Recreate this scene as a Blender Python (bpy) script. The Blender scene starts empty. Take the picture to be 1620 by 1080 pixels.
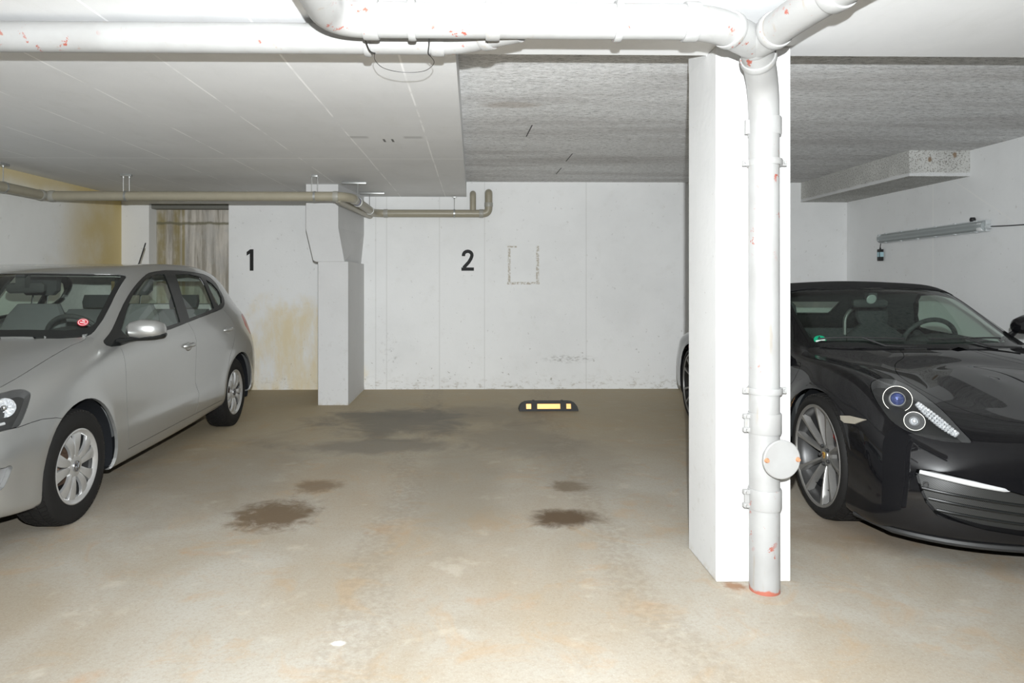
# Underground garage, built object by object
# light levels
FLASH = 1200.0
LAMPS = []
import bpy, bmesh, math, random
import numpy as np
from mathutils import Vector, Matrix

random.seed(7)
SC = bpy.context.scene
COL = SC.collection

# ------------------------------------------------------------------ camera, light, exposure
cam_data = bpy.data.cameras.new('camera')
cam = bpy.data.objects.new('camera', cam_data)
COL.objects.link(cam)
SC.camera = cam
cam_data.sensor_width = 36.0
cam_data.lens = 36.0 * 1080.0 / 1620.0          # 24 mm
cam.location = (0.0, 0.0, 1.29)
cam.rotation_euler = (math.radians(90), 0, -math.radians(1.0))
cam_data.shift_x = 43.0 / 1620.0
cam_data.shift_y = -95.0 / 1620.0
cam_data.clip_start = 0.05

SC.view_settings.view_transform = 'Standard'
SC.view_settings.look = 'None'
SC.view_settings.exposure = 0.0
SC.view_settings.gamma = 1.0
SC.view_settings.use_curve_mapping = False

world = bpy.data.worlds.new('world')
SC.world = world
world.use_nodes = True
world.node_tree.nodes['Background'].inputs[0].default_value = (0.8, 0.85, 0.9, 1)
world.node_tree.nodes['Background'].inputs[1].default_value = 0.3


def lamp(name, kind, loc, energy, color=(1, 1, 1), rot=(0, 0, 0), **kw):
    d = bpy.data.lights.new(name, kind)
    d.energy = energy
    d.color = color
    for k, v in kw.items():
        setattr(d, k, v)
    o = bpy.data.objects.new(name, d)
    o.location = loc
    o.rotation_euler = rot
    COL.objects.link(o)
    return o


# the photographer's flash on top of the camera
lamp('camera_flash', 'SPOT', (0.03, -0.03, 1.485), FLASH, (0.95, 0.985, 1.0), (math.radians(98), 0, -math.radians(1)), shadow_soft_size=0.015, spot_size=math.radians(154), spot_blend=1.0)
# tube lamps of the driving lane behind the camera and of the bays
for k_, (x_, y_, p_) in enumerate(LAMPS):
    lamp('ceiling_lamp_light', 'AREA', (x_, y_, 2.27), p_, (1.0, 0.97, 0.93), shape='RECTANGLE', size=1.4, size_y=0.12)


# ------------------------------------------------------------------ material helpers
class NT:
    """small wrapper to wire shader nodes"""
    def __init__(self, name):
        self.m = bpy.data.materials.new(name)
        self.m.use_nodes = True
        self.t = self.m.node_tree
        self.b = self.t.nodes['Principled BSDF']
        self.out = self.t.nodes['Material Output']
        self._pos = None

    def n(self, kind, **kw):
        nd = self.t.nodes.new(kind)
        for k, v in kw.items():
            setattr(nd, k, v)
        return nd

    def link(self, a, b):
        self.t.links.new(a, b)

    def setin(self, sock, v):
        if hasattr(v, 'is_output') or isinstance(v, bpy.types.NodeSocket):
            self.link(v, sock)
        else:
            sock.default_value = v

    def math(self, op, a, b=None, c=None, clamp=False):
        nd = self.n('ShaderNodeMath', operation=op, use_clamp=clamp)
        self.setin(nd.inputs[0], a)
        if b is not None:
            self.setin(nd.inputs[1], b)
        if c is not None:
            self.setin(nd.inputs[2], c)
        return nd.outputs[0]

    def pos(self):
        if self._pos is None:
            tc = self.n('ShaderNodeTexCoord')
            sp = self.n('ShaderNodeSeparateXYZ')
            self.link(tc.outputs['Object'], sp.inputs[0])
            self._pos = (tc.outputs['Object'], sp.outputs[0], sp.outputs[1], sp.outputs[2])
        return self._pos

    def noise(self, scale=5.0, detail=4.0, rough=0.55, stretch=(1, 1, 1), off=(0, 0, 0), dist=0.0):
        mp = self.n('ShaderNodeMapping')
        self.link(self.pos()[0], mp.inputs[0])
        mp.inputs['Scale'].default_value = stretch
        mp.inputs['Location'].default_value = off
        nz = self.n('ShaderNodeTexNoise')
        self.link(mp.outputs[0], nz.inputs['Vector'])
        nz.inputs['Scale'].default_value = scale
        nz.inputs['Detail'].default_value = detail
        nz.inputs['Roughness'].default_value = rough
        nz.inputs['Distortion'].default_value = dist
        return nz.outputs[0]

    def ramp(self, fac, a, b, interp=True):
        """smooth map: fac a..b -> 0..1"""
        nd = self.n('ShaderNodeMapRange', interpolation_type='SMOOTHSTEP' if interp else 'LINEAR')
        self.setin(nd.inputs['Value'], fac)
        nd.inputs['From Min'].default_value = a
        nd.inputs['From Max'].default_value = b
        return nd.outputs[0]

    def mix(self, fac, c1, c2):
        nd = self.n('ShaderNodeMix', data_type='RGBA')
        self.setin(nd.inputs[0], fac)
        for s, c in ((nd.inputs[6], c1), (nd.inputs[7], c2)):
            if isinstance(c, tuple):
                s.default_value = c if len(c) == 4 else (*c, 1)
            else:
                self.link(c, s)
        return nd.outputs[2]

    def mul(self, *xs):
        r = xs[0]
        for x in xs[1:]:
            r = self.math('MULTIPLY', r, x)
        return r

    def band(self, v, c, w, soft):
        """1 inside |v-c|<w, fading over soft"""
        d = self.math('ABSOLUTE', self.math('SUBTRACT', v, c))
        return self.math('SUBTRACT', 1.0, self.ramp(d, w, w + soft))

    def blob(self, u, v, cu, cv, ru, rv, wob=None, amp=0.5):
        """soft elliptical patch"""
        a = self.math('DIVIDE', self.math('SUBTRACT', u, cu), ru)
        b = self.math('DIVIDE', self.math('SUBTRACT', v, cv), rv)
        d = self.math('ADD', self.math('MULTIPLY', a, a), self.math('MULTIPLY', b, b))
        d = self.math('SQRT', d)
        if wob is not None:
            d = self.math('ADD', d, self.math('MULTIPLY', self.math('SUBTRACT', wob, 0.5), amp * 2))
        return self.math('SUBTRACT', 1.0, self.ramp(d, 0.45, 1.1))

    def bump(self, h, strength=0.2, dist=0.01):
        bp = self.n('ShaderNodeBump')
        bp.inputs['Strength'].default_value = strength
        bp.inputs['Distance'].default_value = dist
        self.setin(bp.inputs['Height'], h)
        self.link(bp.outputs[0], self.b.inputs['Normal'])

    def base(self, c):
        if isinstance(c, tuple):
            self.b.inputs['Base Color'].default_value = c if len(c) == 4 else (*c, 1)
        else:
            self.link(c, self.b.inputs['Base Color'])

    def set(self, **kw):
        for k, v in kw.items():
            self.setin(self.b.inputs[k.replace('_', ' ')], v)
        return self


def simple(name, color, rough=0.5, metal=0.0, noise=0.06, nscale=30.0, **kw):
    t = NT(name)
    nz = t.noise(nscale, 3)
    d = tuple(max(0, c * (1 - noise * 2)) for c in color)
    l = tuple(min(1, c * (1 + noise * 2)) for c in color)
    t.base(t.mix(nz, d, l))
    t.set(Roughness=rough, Metallic=metal)
    for k, v in kw.items():
        t.b.inputs[k.replace('_', ' ')].default_value = v
    return t.m


def glass_mat(name, tint, rough=0.0, refl=1.0, haze=0.0, haze_col=(0.02, 0.025, 0.022)):
    """thin pane: tinted see-through plus mirror-like reflection growing at grazing angles"""
    t = NT(name)
    tr = t.n('ShaderNodeBsdfTransparent'); tr.inputs[0].default_value = (*tint, 1)
    gl = t.n('ShaderNodeBsdfGlossy'); gl.inputs['Roughness'].default_value = rough
    gl.inputs[0].default_value = (refl, refl, refl, 1)
    fr = t.n('ShaderNodeFresnel')
    ge = t.n('ShaderNodeNewGeometry')      # a thin pane reflects alike from both faces
    t.link(t.math('SUBTRACT', 1.5, t.math('MULTIPLY', ge.outputs['Backfacing'], 1.5 - 1 / 1.5)), fr.inputs[0])
    mx = t.n('ShaderNodeMixShader')
    t.link(fr.outputs[0], mx.inputs[0]); t.link(tr.outputs[0], mx.inputs[1]); t.link(gl.outputs[0], mx.inputs[2])
    last = mx.outputs[0]
    if haze:
        df = t.n('ShaderNodeBsdfDiffuse'); df.inputs[0].default_value = (*haze_col, 1)
        m2 = t.n('ShaderNodeMixShader'); m2.inputs[0].default_value = haze
        t.link(last, m2.inputs[1]); t.link(df.outputs[0], m2.inputs[2]); last = m2.outputs[0]
    t.link(last, t.out.inputs[0])
    return t.m


# ------------------------------------------------------------------ mesh helpers
def link_mesh(name, bm, mat, parent=None, smooth=True, sharp=35, loc=None):
    me = bpy.data.meshes.new(name)
    bm.to_mesh(me)
    bm.free()
    mats = mat if isinstance(mat, (list, tuple)) else [mat]
    for m in mats:
        me.materials.append(m)
    if smooth:
        me.shade_smooth()
        if sharp:
            me.set_sharp_from_angle(angle=math.radians(sharp))
    o = bpy.data.objects.new(name, me)
    if loc is not None:
        o.location = loc
    COL.objects.link(o)
    if parent is not None:
        o.parent = parent
    return o


def tag(o, label=None, cat=None, group=None, kind=None):
    if label: o['label'] = label
    if cat: o['category'] = cat
    if group: o['group'] = group
    if kind: o['kind'] = kind
    return o


def empty(name, loc=(0, 0, 0), rz=0.0):
    o = bpy.data.objects.new(name, None)
    o.empty_display_size = 0.1
    o.location = loc
    o.rotation_euler = (0, 0, rz)
    COL.objects.link(o)
    return o


def add_box(bm, x0, x1, y0, y1, z0, z1, bevel=0.0, mi=0):
    vs = [bm.verts.new(p) for p in ((x0, y0, z0), (x1, y0, z0), (x1, y1, z0), (x0, y1, z0),
                                    (x0, y0, z1), (x1, y0, z1), (x1, y1, z1), (x0, y1, z1))]
    fs = [bm.faces.new([vs[i] for i in q]) for q in ((0, 3, 2, 1), (4, 5, 6, 7), (0, 1, 5, 4), (1, 2, 6, 5), (2, 3, 7, 6), (3, 0, 4, 7))]
    for f in fs:
        f.material_index = mi
    if bevel:
        es = list({e for f in fs for e in f.edges})
        bmesh.ops.bevel(bm, geom=es, offset=bevel, segments=2, profile=0.5, affect='EDGES')
    return vs


def add_prism(bm, poly, fn, t0, t1, bevel=0.0):
    """poly: list of (u,v); fn(u,v,t) -> xyz; closed prism from t0 to t1"""
    a = [bm.verts.new(fn(u, v, t0)) for u, v in poly]
    b = [bm.verts.new(fn(u, v, t1)) for u, v in poly]
    n = len(poly)
    fs = [bm.faces.new(a[::-1]), bm.faces.new(b)]
    for i in range(n):
        fs.append(bm.faces.new((a[i], a[(i + 1) % n], b[(i + 1) % n], b[i])))
    bmesh.ops.recalc_face_normals(bm, faces=fs)
    if bevel:
        es = list({e for f in fs[:2] for e in f.edges})
        bmesh.ops.bevel(bm, geom=es, offset=bevel, segments=2, profile=0.5, affect='EDGES')
    return fs


def frame_for(d):
    d = d.normalized()
    up = Vector((0, 0, 1)) if abs(d.z) < 0.9 else Vector((1, 0, 0))
    u = d.cross(up).normalized()
    return u, u.cross(d).normalized()


def round_path(pts, rad, seg=6):
    """polyline with its corners rounded"""
    P = [Vector(p) for p in pts]
    out = [P[0]]
    for i in range(1, len(P) - 1):
        a, b, c = P[i - 1], P[i], P[i + 1]
        d1, d2 = (a - b), (c - b)
        r = min(rad, d1.length * 0.49, d2.length * 0.49)
        p1, p2 = b + d1.normalized() * r, b + d2.normalized() * r
        for k in range(seg + 1):
            t = k / seg
            out.append(p1 * (1 - t) ** 2 + b * 2 * t * (1 - t) + p2 * t * t)
    out.append(P[-1])
    return out


def add_tube(bm, pts, r, seg=16, caps=True, radii=None):
    P = [Vector(p) for p in pts]
    rings = []
    prev_u = None
    for i, p in enumerate(P):
        if i == 0: d = P[1] - P[0]
        elif i == len(P) - 1: d = P[-1] - P[-2]
        else: d = (P[i + 1] - p).normalized() + (p - P[i - 1]).normalized()
        d.normalize()
        if prev_u is None:
            u, v = frame_for(d)
        else:
            u = (prev_u - d * prev_u.dot(d)).normalized()
            v = u.cross(d).normalized()
        prev_u = u
        rr = radii[i] if radii else r
        rings.append([bm.verts.new(p + (u * math.cos(a) + v * math.sin(a)) * rr)
                      for a in (2 * math.pi * k / seg for k in range(seg))])
    fs = []
    for a, b in zip(rings, rings[1:]):
        for k in range(seg):
            fs.append(bm.faces.new((a[k], a[(k + 1) % seg], b[(k + 1) % seg], b[k])))
    if caps:
        fs.append(bm.faces.new(rings[0][::-1]))
        fs.append(bm.faces.new(rings[-1]))
    bmesh.ops.recalc_face_normals(bm, faces=fs)
    return fs


def add_lathe(bm, prof, centre, axis=(1, 0, 0), seg=48, closed=False, a0=0.0, a1=2 * math.pi):
    """prof: list of (r, t) ; revolve round axis through centre"""
    ax = Vector(axis).normalized()
    u, v = frame_for(ax)
    c = Vector(centre)
    full = abs(a1 - a0 - 2 * math.pi) < 1e-6
    n = seg if full else seg + 1
    rings = []
    for k in range(n):
        a = a0 + (a1 - a0) * k / seg
        d = u * math.cos(a) + v * math.sin(a)
        rings.append([bm.verts.new(c + d * r + ax * t) for r, t in prof])
    fs = []
    m = len(prof)
    for k in range(seg):
        A, B = rings[k], rings[(k + 1) % n]
        for i in range(m if closed else m - 1):
            j = (i + 1) % m
            q = [A[i], A[j], B[j], B[i]]
            try:
                fs.append(bm.faces.new(q))
            except ValueError:
                pass
    bmesh.ops.remove_doubles(bm, verts=list({v_ for r_ in rings for v_ in r_}), dist=1e-6)
    return fs


def smooth_poly(pts, n=4, closed=True):
    """Catmull-Rom through points of any dimension"""
    P = [np.array(p, float) for p in pts]
    m = len(P)
    out = []
    rng = range(m) if closed else range(m - 1)
    for i in rng:
        if closed:
            a, b, c, d = P[(i - 1) % m], P[i], P[(i + 1) % m], P[(i + 2) % m]
        else:
            a, b, c, d = P[max(i - 1, 0)], P[i], P[i + 1], P[min(i + 2, m - 1)]
        for k in range(n):
            t = k / n
            out.append(tuple(0.5 * ((2 * b) + (-a + c) * t + (2 * a - 5 * b + 4 * c - d) * t * t + (-a + 3 * b - 3 * c + d) * t ** 3)))
    if not closed:
        out.append(tuple(P[-1]))
    return out


# ------------------------------------------------------------------ car bodywork: one smooth skin, cut into its panels
def skin_grid(rows, kinks=(), sub=7):
    """rows[j][i] = (x,y,z) points the half skin passes through (j sill -> centreline, i nose -> tail).
    Returns a dense grid (cubic B-spline, mirrored across x=0)."""
    T = np.array(rows, float).transpose(1, 0, 2)      # i, j, xyz
    if kinks:
        cols = []
        for i in range(T.shape[0]):
            # a crease for the upper rows, evenly spaced columns for the flank
            w = np.interp(np.arange(T.shape[1]), [5, 8], [0.36, 0.1])[:, None]
            if i in kinks:
                cols.append(T[i] * (1 - w) + T[i - 1] * w)
            cols.append(T[i])
            if i in kinks:
                cols.append(T[i] * (1 - w) + T[i + 1] * w)
        T = np.array(cols)
    mir = np.array([-1.0, 1, 1])

    def pad(P):
        Q = np.empty((P.shape[0] + 2, P.shape[1] + 2, 3))
        Q[1:-1, 1:-1] = P
        Q[0, 1:-1] = P[1] * mir
        Q[-1, 1:-1] = P[-2] * mir
        Q[:, 0] = 2 * Q[:, 1] - Q[:, 2]
        Q[:, -1] = Q[:, -3] * mir
        return Q

    def limit(P):
        Q = pad(P)
        R = (Q[:-2] + 4 * Q[1:-1] + Q[2:]) / 6
        return (R[:, :-2] + 4 * R[:, 1:-1] + R[:, 2:]) / 6

    P = T.copy()
    for _ in range(5):
        P += (T - limit(P)) * 0.85
    Q = pad(P)

    def basis(t):
        return np.array([(1 - t) ** 3, 3 * t ** 3 - 6 * t ** 2 + 4, -3 * t ** 3 + 3 * t ** 2 + 3 * t + 1, t ** 3]) / 6

    def evalaxis(Q):
        n = Q.shape[0] - 3
        out = []
        for i in range(n):
            for k in range(sub):
                w = basis(k / sub)
                out.append(sum(w[q] * Q[i + q] for q in range(4)))
        w = basis(1.0)
        out.append(sum(w[q] * Q[n - 1 + q] for q in range(4)))
        return np.array(out)

    G = evalaxis(Q)
    G = evalaxis(G.transpose(1, 0, 2)).transpose(1, 0, 2)
    G[0, :, 0] = 0
    G[-1, :, 0] = 0
    G[:, -1, 0] = 0
    return G


def flare(G, wheels, lip=0.012, R=0.33, w=0.05):
    """pull the skin outward round the wheel openings"""
    X = G[..., 0]
    for (wy, wz) in wheels:
        r = np.sqrt((G[..., 1] - wy) ** 2 + (G[..., 2] - wz) ** 2)
        f = np.exp(-((r - R) / w) ** 2) * (X > 0.5)
        X += lip * f
    return G


class Skin:
    """the whole skin as one mesh; panels are outlined on it, then lifted out one by one"""
    def __init__(self, G):
        bm = self.bm = bmesh.new()
        self.lay = bm.faces.layers.int.new('panel')
        self.names = ['body']
        n, m = G.shape[:2]
        for sgn in (1, -1):
            V = [[bm.verts.new((sgn * p[0], p[1], p[2])) for p in row] for row in G]
            for i in range(n - 1):
                for j in range(m - 1):
                    q = [V[i][j], V[i + 1][j], V[i + 1][j + 1], V[i][j + 1]]
                    bm.faces.new(q if sgn > 0 else q[::-1])
        bmesh.ops.remove_doubles(bm, verts=bm.verts, dist=1e-5)
        bmesh.ops.dissolve_degenerate(bm, dist=1e-6, edges=bm.edges)
        bm.normal_update()
        # reference surface for normals
        from mathutils.bvhtree import BVHTree
        ref = bm.copy()
        bmesh.ops.triangulate(ref, faces=ref.faces)
        ref.normal_update()
        ref.verts.index_update()
        self.rv = [v.co.copy() for v in ref.verts]
        self.rn = [v.normal.copy() for v in ref.verts]
        self.rf = [[v.index for v in f.verts] for f in ref.faces]
        self.bvh = BVHTree.FromPolygons(self.rv, self.rf)
        ref.free()

    def normal(self, co):
        loc, n, i, d = self.bvh.find_nearest(co)
        a, b, c = self.rf[i]
        A, B, C = self.rv[a], self.rv[b], self.rv[c]
        v0, v1, v2 = B - A, C - A, loc - A
        d00, d01, d11, d20, d21 = v0.dot(v0), v0.dot(v1), v1.dot(v1), v2.dot(v0), v2.dot(v1)
        den = d00 * d11 - d01 * d01
        if abs(den) < 1e-18:
            return n
        v = (d11 * d20 - d01 * d21) / den
        w = (d00 * d21 - d01 * d20) / den
        r = self.rn[a] * (1 - v - w) + self.rn[b] * v + self.rn[c] * w
        return r.normalized() if r.length > 1e-6 else n

    def cut(self, name, pts, axis=None, test=None, expand=0.0):
        """pts: outline, 3D points on the skin; cut along `axis` (or the outline's own normal) and name the inside"""
        P = [Vector(p) for p in pts]
        if axis is None:
            nrm = Vector((0, 0, 0))
            c = sum(P, Vector()) / len(P)
            for i in range(len(P)):
                nrm += (P[i] - c).cross(P[(i + 1) % len(P)] - c)
            ax = nrm.normalized()
        else:
            ax = Vector(axis).normalized()
        u, v = frame_for(ax)
        ux, uy, uz = u; vx, vy, vz = v
        pr = lambda p: (p[0] * ux + p[1] * uy + p[2] * uz, p[0] * vx + p[1] * vy + p[2] * vz)
        poly = [pr(p) for p in P]
        A = sum(poly[i][0] * poly[(i + 1) % len(poly)][1] - poly[(i + 1) % len(poly)][0] * poly[i][1] for i in range(len(poly)))
        if A < 0: poly = poly[::-1]
        if expand:
            n = len(poly); out = []
            for i in range(n):
                a, b, c = Vector(poly[i - 1]), Vector(poly[i]), Vector(poly[(i + 1) % n])
                n1 = Vector(((b - a).y, -(b - a).x)).normalized(); n2 = Vector(((c - b).y, -(c - b).x)).normalized()
                nn = (n1 + n2)
                nn = nn.normalized() * min(2.0, 1 / max(0.3, math.sqrt(max(0.0, (1 + n1.dot(n2)) / 2))))
                out.append(tuple(b + nn * expand))
            poly = out
        bm = self.bm
        if test is None: test = lambda c: True
        n = len(poly)
        xs = [q[0] for q in poly]; ys = [q[1] for q in poly]
        PX0, PX1, PY0, PY1 = min(xs), max(xs), min(ys), max(ys)

        def bbox(f):
            qs = [pr(w.co) for w in f.verts]
            return (min(q[0] for q in qs), max(q[0] for q in qs), min(q[1] for q in qs), max(q[1] for q in qs))
        cand = {}
        for f in bm.faces:
            bb = bbox(f)
            if bb[0] > PX1 or bb[1] < PX0 or bb[2] > PY1 or bb[3] < PY0: continue
            if test(f.calc_center_median()): cand[f] = bb
        for i in range(n):
            a, b = poly[i], poly[(i + 1) % n]
            L = math.hypot(b[0] - a[0], b[1] - a[1])
            if L < 1e-6: continue
            x0, x1, y0, y1 = min(a[0], b[0]) - 1e-4, max(a[0], b[0]) + 1e-4, min(a[1], b[1]) - 1e-4, max(a[1], b[1]) + 1e-4
            fs = [f for f, bb in cand.items() if not (bb[0] > x1 or bb[1] < x0 or bb[2] > y1 or bb[3] < y0)]
            if not fs: continue
            es = list({e for f in fs for e in f.edges}); vs = list({w for f in fs for w in f.verts})
            tn = Vector((-(b[1] - a[1]), b[0] - a[0]))
            no = (u * tn.x + v * tn.y).normalized()
            co = u * a[0] + v * a[1]
            r = bmesh.ops.bisect_plane(bm, geom=fs + es + vs, dist=1e-4, plane_co=co, plane_no=no)
            for g in r['geom']:
                if isinstance(g, bmesh.types.BMFace):
                    cand[g] = bbox(g)
            cand = {f: bb for f, bb in cand.items() if f.is_valid}
        if name not in self.names: self.names.append(name)
        k = self.names.index(name)
        for f in cand:
            # area centroid in projection
            qs = [pr(w.co) for w in f.verts]
            ar = cx = cy = 0.0
            x0, y0 = qs[0]
            for i in range(1, len(qs) - 1):
                ax_, ay_ = qs[i][0] - x0, qs[i][1] - y0; bx_, by_ = qs[i + 1][0] - x0, qs[i + 1][1] - y0
                t_ = ax_ * by_ - ay_ * bx_
                ar += t_; cx += t_ * (ax_ + bx_) / 3; cy += t_ * (ay_ + by_) / 3
            if abs(ar) > 1e-12: q = (x0 + cx / ar, y0 + cy / ar)
            else: q = (sum(p_[0] for p_ in qs) / len(qs), sum(p_[1] for p_ in qs) / len(qs))
            ins = False
            for i in range(n):
                a, b = poly[i], poly[(i + 1) % n]
                if (a[1] > q[1]) != (b[1] > q[1]) and q[0] < (b[0] - a[0]) * (q[1] - a[1]) / (b[1] - a[1]) + a[0]:
                    ins = not ins
            if ins: f[self.lay] = k

    def mcut(self, name, pts, axis=None, test=None, expand=0.0):
        """the same cut on both flanks of the car"""
        s0 = 1 if sum(p[0] for p in pts) > 0 else -1
        tt = test or (lambda c: c.x * s0 > 0.0)
        self.cut(name, pts, axis, tt, expand)
        ax2 = None if axis is None else (-axis[0], axis[1], axis[2])
        mt = (lambda c: tt(Vector((-c.x, c.y, c.z))))
        self.cut(name, [(-p[0], p[1], p[2]) for p in pts], ax2, mt, expand)

    def extract(self, name, side=0, gap=0.0, rim=0.0, inset=0.0, rim_only=False):
        """copy the faces of one panel into a mesh of its own: shrink by the gap, turn its edge inwards"""
        k = self.names.index(name)
        bm = bmesh.new()
        lay = bm.faces.layers.int.new('skin')
        nl = bm.verts.layers.float_vector.new('hn')
        mp = {}
        for f in self.bm.faces:
            if f[self.lay] != k: continue
            if side and f.calc_center_median().x * side < 0: continue
            vs = []
            for w in f.verts:
                if w not in mp:
                    mp[w] = bm.verts.new(w.co)
                if mp[w] not in vs: vs.append(mp[w])
            if len(vs) >= 3:
                try: bm.faces.new(vs)
                except ValueError: pass
        bmesh.ops.remove_doubles(bm, verts=bm.verts, dist=6e-4)
        bmesh.ops.holes_fill(bm, edges=[e for e in bm.edges if e.is_boundary], sides=7)
        N = {w: self.normal(w.co) for w in bm.verts}
        if inset:
            for w in bm.verts: w.co -= N[w] * inset
        be = [e for e in bm.edges if e.is_boundary]
        if gap:
            mv = {}
            for e in be:
                lp = e.link_loops[0]
                a, b = lp.vert, lp.link_loop_next.vert
                d = b.co - a.co
                if d.length < 1e-9: continue
                for w in (a, b):
                    mv.setdefault(w, []).append(N[w].cross(d))
            for w, l in mv.items():
                s = sum(l, Vector())
                if s.length > 1e-9 and abs(w.co.x) > 1e-4: w.co += s.normalized() * gap
        bm.normal_update()
        src = list(bm.faces)
        keepn = {f: True for f in src}
        if rim:
            done = {}
            for e in be:
                lp = e.link_loops[0]
                a, b = lp.vert, lp.link_loop_next.vert
                for w in (a, b):
                    if w not in done:
                        done[w] = bm.verts.new(w.co - N[w] * rim)
                try: bm.faces.new((b, a, done[a], done[b]))
                except ValueError: pass
        if rim_only:
            bmesh.ops.delete(bm, geom=src, context='FACES')
            bm.normal_update()
            return bm
        bm.normal_update()
        for w, nn in N.items(): w[nl] = nn
        for f in src:
            if f.is_valid: f[lay] = 1
        return bm


def smooth_keep(name, bm, mat, parent):
    """panel mesh: its face carries the normals of the whole skin, its turned-in rim its own"""
    lay = bm.faces.layers.int.get('skin'); nl = bm.verts.layers.float_vector.get('hn')
    me = bpy.data.meshes.new(name)
    me.materials.append(mat)
    normals = None
    if lay is not None:
        normals = []
        bm.faces.index_update()
        for f in bm.faces:
            sk_ = f[lay]
            for lp in f.loops:
                normals.append(tuple(lp.vert[nl]) if sk_ else tuple(f.normal))
        bm.faces.layers.int.remove(lay); bm.verts.layers.float_vector.remove(bm.verts.layers.float_vector.get('hn'))
    bm.to_mesh(me); bm.free()
    me.shade_smooth()
    if normals is not None:
        me.normals_split_custom_set(normals)
    else:
        me.set_sharp_from_angle(angle=math.radians(50))
    o = bpy.data.objects.new(name, me)
    COL.objects.link(o)
    o.parent = parent
    return o
# ================================================================== THE ROOM
XL, XR, YB, YF = -4.17, 4.52, 8.174, -4.6
ZS, ZR = 2.30, 2.48            # smooth slab, rough recessed ceiling
YLIP, XLIP = 3.035, -0.077


def seam(t, v, xs, w=0.004, soft=0.004):
    r = None
    for c in xs:
        b = t.band(v, c, w, soft)
        r = b if r is None else t.math('MAXIMUM', r, b)
    return r


def wall_material(name, stains=None, seams=(), along='x', base=(0.90, 0.905, 0.90), grime=True):
    t = NT(name)
    _, x, y, z = t.pos()
    u = x if along == 'x' else y
    n1 = t.noise(0.9, 5, 0.6)
    n2 = t.noise(7, 5, 0.65)
    n3 = t.noise(60, 3, 0.6)
    c = t.mix(t.ramp(n1, 0.35, 0.7), base, tuple(v * 0.92 for v in base))
    c = t.mix(t.mul(t.ramp(n2, 0.55, 0.8), 0.15), c, (0.60, 0.58, 0.52))
    # grey specks and scuffs, denser near the floor
    sp = t.ramp(t.noise(26, 2, 0.5, off=(3, 1, 7)), 0.70, 0.76)
    low = t.math('SUBTRACT', 1.0, t.ramp(z, 0.0, 0.9))
    c = t.mix(t.mul(sp, t.math('ADD', 0.25, t.mul(low, 0.45))), c, (0.33, 0.31, 0.27))
    if grime:
        gr = t.mul(t.ramp(t.noise(14, 5, 0.7, stretch=(1, 1, 2.0), off=(1, 2, 3)), 0.50, 0.68), t.math('SUBTRACT', 1.0, t.ramp(z, 0.0, 0.22)))
        c = t.mix(t.mul(gr, 0.6), c, (0.40, 0.36, 0.29))
    if seams:
        c = t.mix(t.mul(seam(t, u, seams, 0.003, 0.005), 0.22), c, (0.38, 0.37, 0.34))
    if stains:
        c = stains(t, x, y, z, c)
    t.base(c)
    t.set(Roughness=0.75)
    h = t.math('ADD', t.math('MULTIPLY', n3, 0.5), t.math('MULTIPLY', n2, 1.0))
    t.bump(h, 0.25, 0.006)
    return t.m


def back_stains(t, x, y, z, c):
    w = t.noise(3.0, 5, 0.6, off=(5, 0, 0))
    yel = t.blob(x, z, -2.10, 0.30, 0.85, 0.85, w, 0.9)
    c = t.mix(t.mul(yel, t.ramp(t.noise(7, 4, 0.6, stretch=(1, 1, 0.3)), 0.2, 0.7), 0.8), c, (0.80, 0.67, 0.40))
    run = t.mul(t.band(x, -1.70, 0.02, 0.09), t.ramp(z, 0.05, 0.4), t.math('SUBTRACT', 1.0, t.ramp(z, 1.0, 1.7)))
    c = t.mix(t.mul(run, t.ramp(w, 0.3, 0.6), 0.55), c, (0.66, 0.50, 0.24))
    # glue outline where a sign was once mounted
    rx = t.math('MAXIMUM', t.band(x, 0.435, 0.010, 0.010), t.band(x, 0.775, 0.012, 0.010))
    rx = t.mul(rx, t.band(z, 1.485, 0.225, 0.01))
    rz = t.mul(t.band(z, 1.268, 0.010, 0.008), t.band(x, 0.605, 0.19, 0.01))
    rt = t.mul(t.band(z, 1.705, 0.006, 0.008), t.band(x, 0.47, 0.05, 0.01))
    m = t.math('MAXIMUM', t.math('MAXIMUM', rx, rz), rt)
    m = t.mul(m, t.ramp(t.noise(40, 4, 0.7), 0.40, 0.58))
    c = t.mix(t.mul(m, 0.8), c, (0.42, 0.36, 0.27))
    # grey scrape marks low on the wall
    s1 = t.mul(t.blob(x, z, 1.15, 0.36, 0.35, 0.06), t.ramp(t.noise(18, 4, 0.7, stretch=(1, 1, 3)), 0.45, 0.6))
    s2 = t.mul(t.blob(x, z, -1.0, 0.45, 0.16, 0.3), t.ramp(t.noise(22, 4, 0.7, off=(2, 2, 2)), 0.52, 0.80))
    c = t.mix(t.mul(t.math('MAXIMUM', s1, s2), 0.5), c, (0.35, 0.34, 0.32))
    return c


def left_stains(t, x, y, z, c):
    w = t.noise(2.5, 5, 0.6, off=(1, 3, 0))
    cor = t.mul(t.ramp(t.math('ADD', y, t.math('MULTIPLY', w, 1.6)), 7.6, 8.9), 1.0)
    c = t.mix(t.mul(cor, 0.8), c, (0.62, 0.46, 0.12))
    top = t.mul(t.ramp(t.math('ADD', z, t.math('MULTIPLY', w, 0.25)), 2.18, 2.40), 1.0)
    c = t.mix(t.mul(top, 0.75), c, (0.62, 0.48, 0.18))
    bl = t.blob(y, z, 7.5, 1.6, 0.6, 0.8, w, 0.9)
    c = t.mix(t.mul(bl, 0.28), c, (0.62, 0.46, 0.14))
    low = t.blob(y, z, 6.0, 0.1, 2.5, 0.5, w, 0.4)
    return t.mix(t.mul(low, 0.4), c, (0.62, 0.50, 0.30))


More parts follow.
